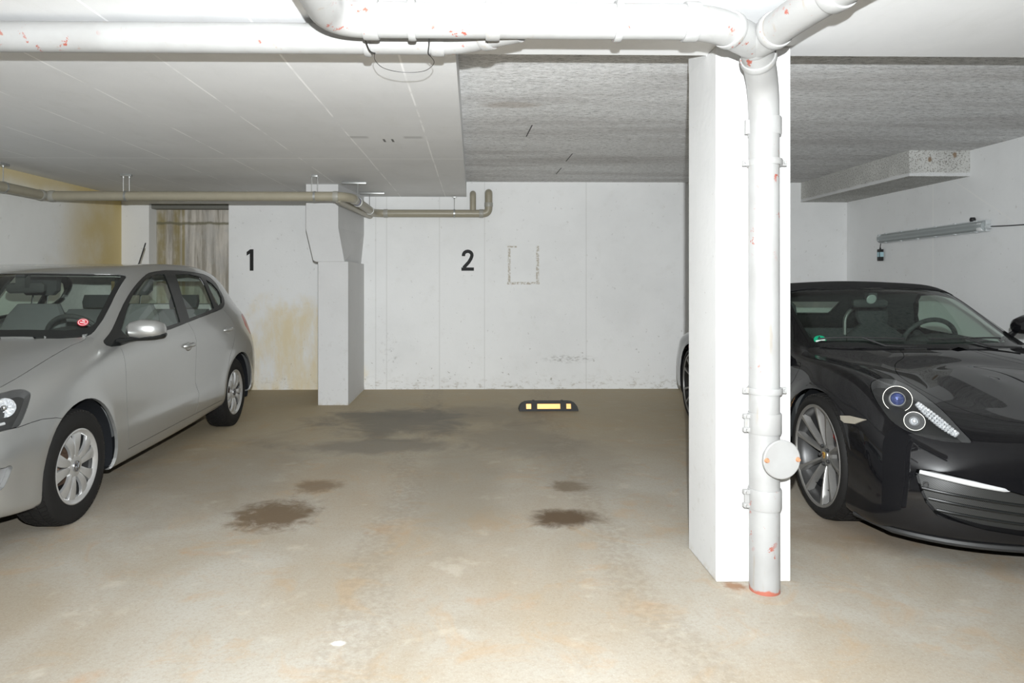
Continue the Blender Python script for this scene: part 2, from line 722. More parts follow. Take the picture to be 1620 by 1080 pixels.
def right_stains(t, x, y, z, c):
    # a pale diagonal repair line and the panel joint
    d = t.math('ADD', t.math('MULTIPLY', t.math('SUBTRACT', y, 6.35), -0.62), t.math('SUBTRACT', z, 2.24))
    # line z = 2.24 + 0.62*(y-6.35) towards the camera it falls
    ln = t.mul(t.band(d, 0.0, 0.004, 0.010), t.math('SUBTRACT', 1.0, t.ramp(y, 6.3, 6.36)))
    c = t.mix(t.mul(ln, 0.5), c, (0.9, 0.9, 0.88))
    j = t.band(y, 6.63, 0.006, 0.006)
    return t.mix(t.mul(j, 0.55), c, (0.92, 0.92, 0.90))


def ceiling_smooth_material():
    t = NT('painted_slab')
    _, x, y, z = t.pos()
    n1 = t.noise(0.8, 5, 0.6)
    n2 = t.noise(9, 5, 0.65, stretch=(1, 0.35, 1))
    c = t.mix(t.ramp(n1, 0.3, 0.7), (0.80, 0.805, 0.81), (0.73, 0.735, 0.74))
    c = t.mix(t.mul(t.ramp(n2, 0.5, 0.75), 0.25), c, (0.66, 0.66, 0.64))
    wob = t.math('MULTIPLY', t.math('SUBTRACT', t.noise(1.2, 2), 0.5), 0.015)
    xw = t.math('ADD', x, wob)
    ln = seam(t, xw, (-0.33, -0.86, -1.42, -1.98, -2.52, -3.05, -3.6), 0.0025, 0.005)
    brk = t.ramp(t.noise(2.6, 3, 0.6, off=(9, 9, 0)), 0.38, 0.55)
    ln = t.mul(ln, brk, t.ramp(t.math('SUBTRACT', 0.0, x), -0.2, -0.1))
    cr = t.band(y, 5.64, 0.004, 0.006)
    cr2 = t.mul(t.band(t.math('ADD', y, t.math('MULTIPLY', x, -0.02)), 2.30, 0.004, 0.006), 0.8)
    c = t.mix(t.mul(t.math('MAXIMUM', t.math('MAXIMUM', ln, cr), cr2), 0.95), c, (1.0, 1.0, 1.0))
    # flecks
    c = t.mix(t.mul(t.ramp(t.noise(30, 2, 0.5, stretch=(0.5, 1.3, 1), off=(4, 4, 4)), 0.71, 0.76), 0.6), c, (0.86, 0.86, 0.85))
    # two grey smears beside a pair of screw holes
    for sx in (-0.80, -0.42):
        s = t.mul(t.band(x, sx, 0.05, 0.03), t.band(y, 4.80, 0.025, 0.02))
        c = t.mix(t.mul(s, 0.45), c, (0.35, 0.35, 0.34))
    for sx in (-0.635, -0.575):
        s = t.mul(t.band(x, sx, 0.006, 0.004), t.band(y, 4.91, 0.045, 0.01))
        c = t.mix(t.mul(s, 0.9), c, (0.08, 0.08, 0.07))
    t.base(c)
    t.set(Roughness=0.7)
    t.bump(t.math('ADD', n2, t.math('MULTIPLY', t.noise(70, 2), 0.3)), 0.2, 0.005)
    return t.m


def ceiling_rough_material(name='wood_wool_board', sx=0.20):
    t = NT(name)
    _, x, y, z = t.pos()
    big = t.noise(1.3, 6, 0.65, stretch=(0.22, 1.5, 1))
    s1 = t.noise(60, 5, 0.75, stretch=(sx, 1, 1), dist=0.6)
    s2 = t.noise(150, 3, 0.7, stretch=(sx, 1, 1), dist=0.4)
    c = t.mix(t.ramp(big, 0.38, 0.66), (0.97, 0.975, 0.98), (0.68, 0.665, 0.66))
    st = t.ramp(t.math('ADD', t.math('MULTIPLY', s1, 0.6), t.math('MULTIPLY', s2, 0.4)), 0.42, 0.60)
    grit = t.ramp(t.noise(90, 5, 0.85, stretch=(0.25, 1, 1), off=(1, 8, 2)), 0.50, 0.62)
    c = t.mix(t.mul(st, 0.40), c, (0.42, 0.42, 0.40))
    c = t.mix(t.mul(grit, 0.65), c, (0.13, 0.13, 0.12))
    c = t.mix(t.mul(t.ramp(s1, 0.55, 0.75), 0.0), c, (0.7, 0.7, 0.68))
    br = t.mul(t.blob(x, y, 0.25, 4.6, 0.25, 0.10, t.noise(6, 4), 0.5), 0.4)
    c = t.mix(br, c, (0.30, 0.22, 0.15))
    for (mx, my, sl) in ((0.445, 5.40, 0.03), (0.925, 6.55, 0.01), (0.925, 7.35, 0.01)):
        d = t.math('SUBTRACT', t.math('SUBTRACT', x, mx), t.math('MULTIPLY', t.math('SUBTRACT', y, my), -sl))
        m = t.mul(t.band(d, 0, 0.003, 0.004), t.band(y, my, 0.20, 0.02))
        c = t.mix(t.mul(m, 0.95), c, (0.02, 0.02, 0.02))
    t.base(c)
    t.set(Roughness=0.95)
    t.bump(t.math('ADD', s1, t.math('MULTIPLY', s2, 0.6)), 0.8, 0.012)
    return t.m


def floor_material():
    t = NT('stained_concrete_floor')
    _, x, y, z = t.pos()
    n0 = t.noise(0.45, 6, 0.6, dist=0.4)
    n1 = t.noise(1.6, 7, 0.62, stretch=(1.0, 0.7, 1), off=(3, 3, 0), dist=0.8)
    n2 = t.noise(9, 6, 0.7)
    n3 = t.noise(60, 4, 0.7)
    c = t.mix(t.ramp(n1, 0.30, 0.70), (0.33, 0.285, 0.22), (0.39, 0.365, 0.318))
    c = t.mix(t.mul(t.ramp(n0, 0.45, 0.7), 0.55), c, (0.36, 0.275, 0.175))
    c = t.mix(t.mul(t.ramp(n2, 0.48, 0.75), 0.35), c, (0.33, 0.25, 0.165))
    c = t.mix(t.mul(t.ramp(n3, 0.45, 0.7), 0.35), c, (0.24, 0.19, 0.13))
    c = t.mix(t.mul(t.ramp(t.noise(140, 3, 0.6), 0.5, 0.75), 0.3), c, (0.56, 0.53, 0.47))
    c = t.mix(t.mul(t.ramp(t.noise(3.2, 6, 0.7, off=(4, 9, 0), dist=1.0), 0.52, 0.66), 0.35), c, (0.40, 0.265, 0.14))
    c = t.mix(t.mul(t.ramp(t.noise(5, 4, 0.6, off=(7, 7, 7)), 0.58, 0.72), 0.35), c, (0.55, 0.50, 0.42))
    # rust coloured patches
    c = t.mix(t.mul(t.ramp(t.noise(2.4, 5, 0.65, off=(11, 2, 0)), 0.60, 0.75), 0.45), c, (0.42, 0.23, 0.10))
    # yellow-brown far floor, lightened in the colour to offset flash falloff
    far = t.mul(t.ramp(t.math('ADD', y, t.math('MULTIPLY', n1, 1.5)), 4.6, 7.6), 0.5)
    c = t.mix(far, c, (0.42, 0.32, 0.155))
    w = t.noise(2.2, 6, 0.65, off=(0, 5, 0), dist=0.6)
    w2 = t.noise(9, 5, 0.7, off=(0, 5, 3), dist=0.4)
    # oil stains
    for (cx, cy, rx, ry, a, col, ww, am) in (
            (-1.10, 3.80, 0.26, 0.30, 0.9, (0.11, 0.068, 0.03), w2, 0.8),
            (-0.98, 4.33, 0.17, 0.16, 0.75, (0.15, 0.095, 0.045), w2, 0.8),
            (0.50, 3.72, 0.24, 0.17, 0.97, (0.085, 0.05, 0.022), w2, 0.65),
            (0.60, 4.28, 0.14, 0.14, 0.8, (0.13, 0.085, 0.04), w2, 0.8),
            (-0.75, 5.35, 0.95, 0.28, 0.6, (0.15, 0.135, 0.11), w, 1.0),
            (-0.70, 6.35, 0.8, 0.75, 0.7, (0.12, 0.11, 0.09), w, 1.0),
            (0.0, 6.6, 1.0, 0.6, 0.35, (0.13, 0.12, 0.10), w, 0.7),
            (0.35, 5.6, 0.55, 0.7, 0.40, (0.16, 0.14, 0.11), w, 0.7),
            (-0.1, 4.35, 0.35, 1.2, 0.35, (0.22, 0.19, 0.14), w, 0.7),
            (0.75, 4.9, 0.4, 0.9, 0.30, (0.2, 0.17, 0.13), w, 0.7),
            (2.2, 3.5, 0.8, 0.35, 0.5, (0.17, 0.11, 0.06), w, 0.7),
            (-1.7, 4.6, 0.6, 1.2, 0.35, (0.18, 0.15, 0.11), w, 0.7)):
        c = t.mix(t.mul(t.blob(x, y, cx, cy, rx, ry, ww, am), a), c, col)
    # a drop of white paint, rust crumbs by the pillar
    c = t.mix(t.blob(x, y, -0.481, 2.444, 0.030, 0.020, w2, 0.8), c, (0.85, 0.84, 0.82))
    c = t.mix(t.mul(t.blob(x, y, 1.115, 2.872, 0.05, 0.05, w2, 1.2), 0.9), c, (0.22, 0.11, 0.05))
    # faint tyre tracks running into the bay
    for tx in (-0.45, 0.72):
        wv = t.math('MULTIPLY', t.math('SUBTRACT', t.noise(0.8, 2, 0.5, off=(tx, 0, 0)), 0.5), 0.5)
        tr = t.mul(t.band(t.math('ADD', x, wv), tx, 0.07, 0.07), t.ramp(t.noise(28, 3, 0.6), 0.4, 0.6))
        c = t.mix(t.mul(tr, 0.28), c, (0.22, 0.18, 0.13))
    t.base(c)
    t.setin(t.b.inputs['Roughness'], t.math('ADD', 0.50, t.math('MULTIPLY', n1, 0.3)))
    t.bump(t.math('ADD', n2, t.math('MULTIPLY', n3, 0.5)), 0.18, 0.006)
    return t.m


def niche_material():
    t = NT('weathered_concrete')
    _, x, y, z = t.pos()
    n1 = t.noise(16, 5, 0.7, stretch=(1, 1, 0.08))
    n2 = t.noise(5, 5, 0.65, stretch=(1, 1, 0.5))
    c = t.mix(t.ramp(n1, 0.36, 0.64), (0.34, 0.31, 0.26), (0.66, 0.62, 0.56))
    c = t.mix(t.mul(t.ramp(n2, 0.45, 0.65), 0.6), c, (0.48, 0.47, 0.45))
    for cx, w_ in ((-3.78, 0.06), (-3.60, 0.05), (-3.52, 0.02)):
        c = t.mix(t.mul(t.band(x, cx, w_ * 0.4, w_), t.ramp(n2, 0.25, 0.6), 0.85), c, (0.30, 0.24, 0.09))
    cr = t.mul(t.band(t.math('ADD', z, t.math('MULTIPLY', t.noise(8, 4), 0.05)), 2.02, 0.006, 0.02), 0.8)
    c = t.mix(cr, c, (0.16, 0.15, 0.09))
    t.base(c)
    t.set(Roughness=0.9)
    t.bump(n1, 0.4, 0.008)
    return t.m


M_FLOOR = floor_material()
M_SLAB = ceiling_smooth_material()
M_ROUGH = ceiling_rough_material()
M_WB = wall_material('white_wall_back', back_stains, (-1.16, -1.03, -0.40, 0.14, 1.36, 3.0), 'x')
M_WL = wall_material('white_wall_left', left_stains, (), 'y', base=(0.88, 0.88, 0.85))
M_WR = wall_material('white_wall_right', right_stains, (), 'y', base=(0.86, 0.87, 0.87), grime=False)
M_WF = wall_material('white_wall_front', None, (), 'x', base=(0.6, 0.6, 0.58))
M_NICHE = niche_material()


def struct(name, bm, mat):
    o = link_mesh(name, bm, mat, smooth=False)
    o['kind'] = 'structure'
    return o


bm = bmesh.new(); add_box(bm, XL - 0.2, XR + 0.2, YF - 0.2, YB + 0.4, -0.15, 0.0)
struct('floor', bm, M_FLOOR)

# smooth slab, an L in plan round the recess
bm = bmesh.new()
L_ = [(XL - 0.2, YF - 0.2), (XR + 0.2, YF - 0.2), (XR + 0.2, YLIP), (XLIP + 0.0, YLIP), (XLIP, YB + 0.2), (XL - 0.2, YB + 0.2)]
add_prism(bm, L_, lambda u, v, t: (u, v, t), ZS, ZS + 0.35)
struct('ceiling', bm, M_SLAB)
bm = bmesh.new(); add_box(bm, XLIP, XR + 0.2, YLIP, YB + 0.2, ZR, ZR + 0.17)
struct('ceiling', bm, M_ROUGH)

# back wall with its blind niche (x -3.84..-2.91)
NX0, NX1, NZ, ND = -3.845, -2.905, 2.215, 0.19
bm = bmesh.new()
add_box(bm, XL - 0.2, NX0, YB, YB + 0.2, 0, 2.5)
add_box(bm, NX0, NX1, YB, YB + 0.2, NZ, 2.5)
add_box(bm, NX1, XR + 0.2, YB, YB + 0.2, 0, 2.5)
struct('wall_back', bm, M_WB)
bm = bmesh.new(); add_box(bm, NX0 - 0.02, NX1 + 0.02, YB + ND, YB + 0.35, 0, NZ + 0.02)
struct('wall_niche', bm, M_NICHE)
bm = bmesh.new(); add_box(bm, NX0, NX1, YB + 0.06, YB + ND, NZ - 0.055, NZ)
struct('trim_1', bm, simple('niche_top_shade', (0.17, 0.17, 0.15), 0.8))  # dark strip: shade under the niche top put into its colour

bm = bmesh.new(); add_box(bm, XL - 0.2, XL, YF, YB, 0, 2.5)
struct('wall_left', bm, M_WL)
bm = bmesh.new(); add_box(bm, XR, XR + 0.2, YF, YB, 0, 2.6)
struct('wall_right', bm, M_WR)
bm = bmesh.new(); add_box(bm, XL, XR, YF - 0.2, YF, 0, 2.5)
struct('wall_front', bm, M_WF)

# boxed concrete beam along the right wall
def beam_material():
    t = NT('pitted_concrete_beam')
    _, x, y, z = t.pos()
    pit = t.ramp(t.noise(75, 3, 0.6), 0.52, 0.64)
    n = t.noise(4, 4)
    c = t.mix(t.ramp(n, 0.3, 0.7), (0.60, 0.60, 0.575), (0.50, 0.50, 0.48))
    band_ = t.math('SUBTRACT', 1.0, t.ramp(t.math('ADD', z, t.math('MULTIPLY', n, 0.03)), 2.285, 2.30))
    c = t.mix(t.mul(pit, 0.75, t.math('SUBTRACT', 1.0, t.mul(band_, t.ramp(z, 2.246, 2.249)))), c, (0.20, 0.185, 0.16))
    c = t.mix(t.mul(t.mul(band_, t.ramp(z, 2.246, 2.249)), 0.7), c, (0.72, 0.73, 0.74))
    for (bx, bz) in ((4.15, 2.40), (4.38, 2.44)):
        c = t.mix(t.mul(t.blob(x, z, bx, bz, 0.022, 0.03, t.noise(40, 3), 0.6), 0.85), c, (0.24, 0.15, 0.08))
    t.base(c); t.set(Roughness=0.9); t.bump(pit, 0.5, 0.006)
    return t.m
bm = bmesh.new(); add_box(bm, 3.96, XR, 6.13, YB, 2.245, ZR)
struct('trim_2', bm, beam_material())


# ------------------------------------------------------------------ pillars
def pillar_material(name, base=(0.64, 0.64, 0.637)):
    t = NT(name)
    _, x, y, z = t.pos()
    n1 = t.noise(1.5, 5, 0.6); n2 = t.noise(20, 5, 0.65)
    c = t.mix(t.ramp(n1, 0.4, 0.7), base, tuple(v * 0.95 for v in base))
    low = t.math('SUBTRACT', 1.0, t.ramp(z, 0.1, 1.3))
    c = t.mix(t.mul(t.ramp(n2, 0.56, 0.70), t.math('ADD', 0.06, t.mul(low, 0.28))), c, (0.45, 0.43, 0.40))
    foot = t.mul(t.math('SUBTRACT', 1.0, t.ramp(z, 0.0, 0.05)), t.ramp(t.noise(25, 4), 0.45, 0.6))
    c = t.mix(t.mul(foot, 0.5), c, (0.5, 0.46, 0.38))
    sp = t.ramp(t.noise(34, 2, 0.5, off=(2, 5, 1)), 0.73, 0.77)
    c = t.mix(t.mul(sp, 0.4), c, (0.3, 0.29, 0.27))
    t.base(c); t.set(Roughness=0.7); t.bump(t.math('ADD', n2, t.noise(2.5, 3)), 0.25, 0.006)
    return t.m


M_PIL = pillar_material('white_pillar_paint')
bm = bmesh.new()
add_box(bm, 1.043, 1.366, 2.91, 3.285, 0, 2.30, bevel=0.006)
o = link_mesh('concrete_pillar', bm, M_PIL, smooth=False)
tag(o, 'tall square white painted pillar in the foreground with a drain pipe running down its front', 'pillar')
# rest of this pillar rises behind the slab edge into the recess
bm = bmesh.new(); add_box(bm, 1.043, 1.366, YLIP + 0.001, 3.285, 2.295, ZR)
link_mesh('pillar_head', bm, M_PIL, parent=o, smooth=False)

bm = bmesh.new()
Y0, Y1 = 7.135, YB
add_prism(bm, [(-1.613, 0), (-1.299, 0), (-1.299, 1.497), (-1.613, 1.497)], lambda u, v, t: (u, t, v), Y0, Y1, 0.005)
o = link_mesh('concrete_pillar', bm, M_PIL, smooth=False)
tag(o, 'white pillar standing at the back wall between the numbers, its upper half offset to the left', 'pillar')
bm = bmesh.new()
add_prism(bm, [(-1.66, 1.51), (-1.63, 1.494), (-1.335, 1.496), (-1.40, 1.85), (-1.40, 2.30), (-1.735, 2.30), (-1.735, 1.83)],
          lambda u, v, t: (u + (0.101 if (u > -1.5 and v > 1.6 and t > 7.5) else 0), t, v), Y0 - 0.012, Y1, 0.004)
link_mesh('corbel', bm, M_PIL, parent=o, smooth=False)
# ================================================================== PIPES UNDER THE CEILING
def pipe_paint():
    t = NT('white_painted_pipe')
    _, x, y, z = t.pos()
    n1 = t.noise(5, 4)
    c = t.mix(t.ramp(n1, 0.35, 0.7), (0.33, 0.33, 0.325), (0.29, 0.287, 0.28))
    rust = t.mul(t.ramp(t.noise(24, 4, 0.65, off=(2, 2, 2)), 0.62, 0.65), t.ramp(t.noise(3, 3, off=(5, 1, 1)), 0.47, 0.57))
    c = t.mix(t.mul(rust, 0.9), c, (0.30, 0.055, 0.03))
    run = t.mul(t.ramp(t.noise(30, 3, 0.6, stretch=(1, 1, 0.15), off=(7, 2, 2)), 0.62, 0.72), 0.35)
    c = t.mix(run, c, (0.26, 0.20, 0.13))
    # bare red primer ring at the floor
    foot = t.math('SUBTRACT', 1.0, t.ramp(t.math('ADD', z, t.math('MULTIPLY', t.noise(22, 3), 0.045)), 0.035, 0.045))
    c = t.mix(t.mul(foot, 0.85), c, (0.36, 0.075, 0.035))
    t.base(c); t.set(Roughness=0.42); t.bump(t.noise(40, 3), 0.12, 0.004)
    return t.m


M_PIPE = pipe_paint()
M_CLAMPRUST = simple('rusty_screw', (0.45, 0.22, 0.12), 0.8, 0.2)


def ring(bm, c, axis, r, w, lip=0.006):
    """a socket collar round a pipe"""
    h = w / 2
    add_lathe(bm, [(r - 0.004, -h), (r + lip, -h), (r + lip + 0.002, -h + 0.006), (r + lip + 0.002, h - 0.006), (r + lip, h), (r - 0.004, h)], c, axis, 40)


def pipe_clamp(parent, c, axis, r, lug_dir, name='pipe_clamp', lugs=1):
    bm = bmesh.new()
    ax = Vector(axis).normalized()
    ring(bm, c, axis, r, 0.026, 0.008)
    o = link_mesh(name, bm, M_PIPE, parent)
    ld = Vector(lug_dir).normalized()
    side = ax.cross(ld).normalized()
    for sgn in ((1, -1) if lugs == 2 else (1,)):
        b2 = bmesh.new()
        p0 = Vector(c) + ld * sgn * (r + 0.004)
        def fn(u, v, t, p0=p0, sgn=sgn):
            return p0 + ld * sgn * u + side * v + ax * t
        add_prism(b2, [(0, -0.008), (0.026, -0.008), (0.03, 0), (0.026, 0.008), (0, 0.008)], fn, -0.012, 0.012, 0.002)
        a = p0 + ld * sgn * 0.017
        add_tube(b2, [a - side * 0.015, a + side * 0.015], 0.006, 8)
        link_mesh('clamp_lug', b2, M_PIPE, o)
    return o


# --- big drain: runs across, joins a Y and drops down the front pillar
RP = 0.061
ZP = 2.214
Jn = Vector((1.085, 2.60, 2.200))
drain = empty('drain_pipe', (1.22, 2.835, 0))
tag(drain, 'thick white drain pipe running across the top and down the front of the near pillar', 'pipe')


def dchild(name, bm, mat=None):
    o = link_mesh(name, bm, mat or M_PIPE, smooth=True)
    o.parent = drain
    o.matrix_parent_inverse = Matrix.Translation(drain.location).inverted()
    return o


bm = bmesh.new()
horiz = round_path([(-0.50, 1.7, ZP), (-0.50, 2.42, ZP), (0.86, 2.42, ZP), tuple(Jn)], 0.13, 12)
add_tube(bm, horiz, RP, 40)
for cx, w_ in ((-0.36, 0.055), (0.07, 0.05), (0.775, 0.05)):
    ring(bm, (cx, 2.42, ZP), (1, 0, 0), RP, w_)
d1 = (Jn - Vector((0.86, 2.42, ZP))).normalized()
ring(bm, Vector((0.86, 2.42, ZP)) + d1 * 0.10, d1, RP, 0.03, 0.005)
h1 = dchild('cross_pipe', bm)
bm = bmesh.new()
br = [tuple(Jn), (1.125, 2.30, 2.214), (1.26, 1.6, 2.216)]
add_tube(bm, round_path(br, 0.2, 8), RP, 40)
d2 = (Vector(br[1]) - Jn).normalized()
ring(bm, Jn + d2 * 0.13, d2, RP, 0.03, 0.006)
ring(bm, Vector(br[1]) + Vector((0.03, -0.155, 0)), (0.19, -0.98, 0), RP, 0.05)
dchild('branch_pipe', bm)
bm = bmesh.new()
top = [tuple(Jn), (1.17, 2.75, 2.145), (1.216, 2.832, 2.04), (1.22, 2.835, 1.9), (1.22, 2.835, 0.0)]
add_tube(bm, round_path([tuple(Jn), (1.214, 2.828, 2.085), (1.22, 2.835, 0.0)], 0.12, 10), RP, 40)
bmesh.ops.create_uvsphere(bm, u_segments=32, v_segments=16, radius=RP * 1.06, matrix=Matrix.Translation(Jn))
d3 = (Vector((1.214, 2.828, 2.085)) - Jn).normalized()
ring(bm, Jn + d3 * 0.085, d3, RP, 0.028, 0.006)
dchild('down_pipe', bm)
for z_, w_ in ((1.935, 0.075), (0.985 - 0.19, 0.0)):
    if w_:
        bm = bmesh.new(); ring(bm, (1.22, 2.835, z_), (0, 0, 1), RP, w_, 0.004)
        dchild('pipe_collar', bm)
for z_ in (0.70, 0.385):
    bm = bmesh.new(); ring(bm, (1.22, 2.835, z_), (0, 0, 1), RP, 0.085, 0.0045)
    c_ = dchild('pipe_collar', bm)
    b2 = bmesh.new()
    for dz in (-0.028, 0.028):
        add_box(b2, 1.22 - RP - 0.030, 1.22 - RP + 0.004, 2.822, 2.846, z_ + dz - 0.009, z_ + dz + 0.009, 0.003)
        add_tube(b2, [(1.22 - RP - 0.018, 2.812, z_ + dz), (1.22 - RP - 0.018, 2.856, z_ + dz)], 0.006, 8)
    add_box(b2, 1.22 - RP - 0.024, 1.22 - RP + 0.004, 2.83, 2.838, z_ - 0.03, z_ + 0.03)
    link_mesh('collar_latch', b2, M_PIPE, c_)
for z_ in (1.965, 1.90):
    pass
b2 = bmesh.new()
add_box(b2, 1.22 - RP - 0.022, 1.22 - RP + 0.004, 2.825, 2.843, 1.905, 1.965, 0.003)
dchild('collar_latch', b2)


def dclamp(c, axis, lug, lugs=1):
    o = pipe_clamp(None, c, axis, RP, lug, lugs=lugs)
    o.parent = drain
    o.matrix_parent_inverse = Matrix.Translation(drain.location).inverted()


dclamp((1.22, 2.835, 1.955 - 0.17), (0, 0, 1), (1, 0, 0), 2)
dclamp((1.22, 2.835, 0.835), (0, 0, 1), (1, 0, 0), 2)
dclamp((-0.215, 2.42, ZP), (1, 0, 0), (0, -0.7, 0.7))
dclamp((0.515, 2.42, ZP), (1, 0, 0), (0, -0.7, 0.7))
# round inspection cover facing the driving lane
cvc = Vector((1.243, 2.742, 0.572)); cva = Vector((0.10, -1, 0)).normalized()
bm = bmesh.new()
add_lathe(bm, [(0.052, 0.07), (0.052, 0.0), (0.076, 0.0), (0.079, -0.004), (0.079, -0.014), (0.075, -0.018), (0.0, -0.020)][::-1] , cvc, -cva, 48)
cov = dchild('inspection_cover', bm)
for sx in (-1, 1):
    b2 = bmesh.new()
    pc = cvc + Vector((1, 0.10, 0)).normalized() * sx * 0.066 + cva * 0.017
    add_lathe(b2, [(0, 0.010), (0.007, 0.010), (0.009, 0.004), (0.011, 0.0), (0.011, -0.004)], pc, cva, 12)
    link_mesh('cover_screw', b2, M_CLAMPRUST, cov)

# --- second pipe further back along the slab, merging with the big one
p2 = empty('waste_pipe', (-2.0, 2.644, 2.223))
tag(p2, 'slimmer white pipe under the ceiling at upper left, running behind the thick drain pipe', 'pipe')


def pchild(name, bm, mat, root):
    o = link_mesh(name, bm, mat)
    o.parent = root
    o.matrix_parent_inverse = Matrix.Translation(root.location).inverted()
    return o


bm = bmesh.new()
RQ = 0.057
ZQ = 2.226
add_tube(bm, round_path([(XL, 2.644, ZQ), (-0.06, 2.644, ZQ), (0.17, 2.49, ZQ - 0.004)], 0.07, 10), RQ, 36)
pchild('pipe_run', bm, M_PIPE, p2)
bm = bmesh.new()
ring(bm, (-0.135, 2.644, ZQ), (1, 0, 0), RQ, 0.05, 0.005)
pchild('pipe_collar', bm, M_PIPE, p2)
bm = bmesh.new(); ring(bm, (0.055, 2.567, ZQ - 0.002), (0.83, -0.556, 0), RQ, 0.04, 0.005)
pchild('pipe_collar', bm, M_PIPE, p2)
o = pipe_clamp(None, (-0.405, 2.644, ZQ), (1, 0, 0), RQ, (0, -0.7, 0.7)); o.parent = p2; o.matrix_parent_inverse = Matrix.Translation(p2.location).inverted()

# --- loop of black wire slung round both pipes
M_WIRE = simple('black_wire', (0.012, 0.012, 0.012), 0.5)
bm = bmesh.new()
w = [(-0.395, 2.42, ZP - 0.058), (-0.392, 2.47, 2.17), (-0.385, 2.55, 2.15), (-0.375, 2.62, 2.163)]
add_tube(bm, smooth_poly(w, 5, False), 0.0022, 8)
w = [(-0.375, 2.62, 2.165), (-0.385, 2.69, 2.160), (-0.36, 2.76, 2.150), (-0.29, 2.80, 2.146), (-0.20, 2.79, 2.148), (-0.155, 2.72, 2.158), (-0.165, 2.66, 2.166)]
add_tube(bm, smooth_poly(w, 6, False), 0.0012, 8)
w = [(-0.155, 2.42, ZP - 0.058), (-0.16, 2.5, 2.16), (-0.17, 2.60, 2.158), (-0.165, 2.66, 2.166)]
add_tube(bm, smooth_poly(w, 5, False), 0.0022, 8)
o = link_mesh('wire_loop', bm, M_WIRE)
tag(o, 'loop of thin black wire slung between the two white ceiling pipes', 'wire')

# --- grey plastic pipe along the far wall
M_GREY = simple('grey_beige_plastic_pipe', (0.34, 0.31, 0.235), 0.38, 0, 0.05, 12)
M_GREYJ = simple('grey_pipe_socket', (0.36, 0.35, 0.31), 0.38, 0, 0.05, 12)
M_ZINC = simple('galvanised_steel', (0.45, 0.46, 0.45), 0.4, 0.7, 0.1)
ZG, RG = 2.095, 0.0455
g = empty('grey_pipe', (-1.22, 6.5, ZG))
tag(g, 'long grey beige plastic pipe hung below the ceiling along the left and back walls', 'pipe')
bm = bmesh.new()
main = [(-3.93, 3.2, ZG), (-4.03, 6.5, ZG), (-1.27, 6.5, ZG), (-1.17, 6.62, ZG), (-1.17, 8.02, ZG), (-1.10, 8.10, ZG), (0.187, 8.10, ZG), (0.187, 8.10, 2.345), (0.187, 8.20, 2.345)]
add_tube(bm, round_path(main, 0.07, 8), RG, 28)
pchild('pipe_run', bm, M_GREY, g)
bm = bmesh.new()
add_tube(bm, round_path([(0.0, 8.11, ZG + 0.02), (0.0, 8.11, 2.335), (0.0, 8.2, 2.335)], 0.055, 8), 0.037, 24)
pchild('riser_pipe', bm, M_GREY, g)
bm = bmesh.new()
add_tube(bm, round_path([(-1.285, 6.5, ZG - 0.02), (-1.285, 6.6, ZG - 0.03), (-1.215, 8.09, ZG - 0.03)], 0.05, 6), 0.036, 24)
pchild('branch_pipe', bm, M_GREY, g)
for c_, a_, r_ in (((-3.96, 6.5, ZG), (1, 0, 0), RG), ((-4.026, 6.43, ZG), (-0.03, 1, 0), RG), ((-1.30, 6.5, ZG), (1, 0, 0), RG),
                   ((-1.17, 6.72, ZG), (0, 1, 0), RG), ((-1.03, 8.10, ZG), (1, 0, 0), RG), ((0.10, 8.10, ZG), (1, 0, 0), RG), ((0.187, 8.10, 2.20), (0, 0, 1), RG)):
    bm = bmesh.new(); ring(bm, c_, a_, r_, 0.05, 0.003)
    pchild('pipe_socket', bm, M_GREYJ, g)
bm = bmesh.new()
add_lathe(bm, [(RG + 0.0005, -0.014), (RG + 0.001, -0.014), (RG + 0.001, 0.014), (RG + 0.0005, 0.014)], (-1.17, 6.86, ZG), (0, 1, 0), 28)
pchild('blue_sticker', bm, simple('blue_sticker_ink', (0.06, 0.08, 0.35), 0.4), g)


def hanger(x, y, ztop, zpipe, rail=0.16, axis='x', twin=False):
    bm = bmesh.new()
    rods = (-0.028, 0.028) if twin else (0,)
    for dx in rods:
        px, py = (x + dx, y) if axis == 'x' else (x, y + dx)
        add_tube(bm, [(px, py, ztop - 0.002), (px, py, zpipe + RG - 0.002)], 0.004, 8)
        add_lathe(bm, [(0.0, -0.004), (0.010, -0.004), (0.010, 0.006), (0.0, 0.006)], (px, py, ztop - 0.028), (0, 0, 1), 6)
    if rail:
        a, b = (rail / 2, 0.018) if axis == 'x' else (0.018, rail / 2)
        add_box(bm, x - a, x + a, y - b, y + b, ztop - 0.02, ztop, 0.002)
    ring_ax = (1, 0, 0) if axis == 'x' else (0, 1, 0)
    add_lathe(bm, [(RG, -0.010), (RG + 0.004, -0.010), (RG + 0.004, 0.010), (RG, 0.010)], (x, y, zpipe), ring_ax, 28)
    return pchild('pipe_hanger', bm, M_ZINC, g)


hanger(-3.27, 6.5, ZS, ZG, 0.10, 'x', True)
hanger(-1.50, 6.5, ZS, ZG, 0.06, 'x', True)
hanger(-4.01, 5.9, ZS, ZG, 0.12, 'y')
b_ = hanger(-1.17, 6.95, ZS, ZG, 0.0, 'y')
bm = bmesh.new(); add_box(bm, -1.33, -1.08, 6.93, 6.97, ZS - 0.022, ZS - 0.001, 0.002); pchild('hanger_rail', bm, M_ZINC, g)
hanger(-1.17, 7.75, ZS, ZG, 0.0, 'y')
bm = bmesh.new(); add_box(bm, -1.28, -1.0, 7.73, 7.77, ZS - 0.022, ZS - 0.001, 0.002); pchild('hanger_rail', bm, M_ZINC, g)
hanger(-0.22, 8.10, ZS, ZG, 0.05, 'x')
# ================================================================== NUMBERS, WHEEL STOP, TUBE LAMP
M_INK = simple('black_number_paint', (0.012, 0.012, 0.012), 0.7)


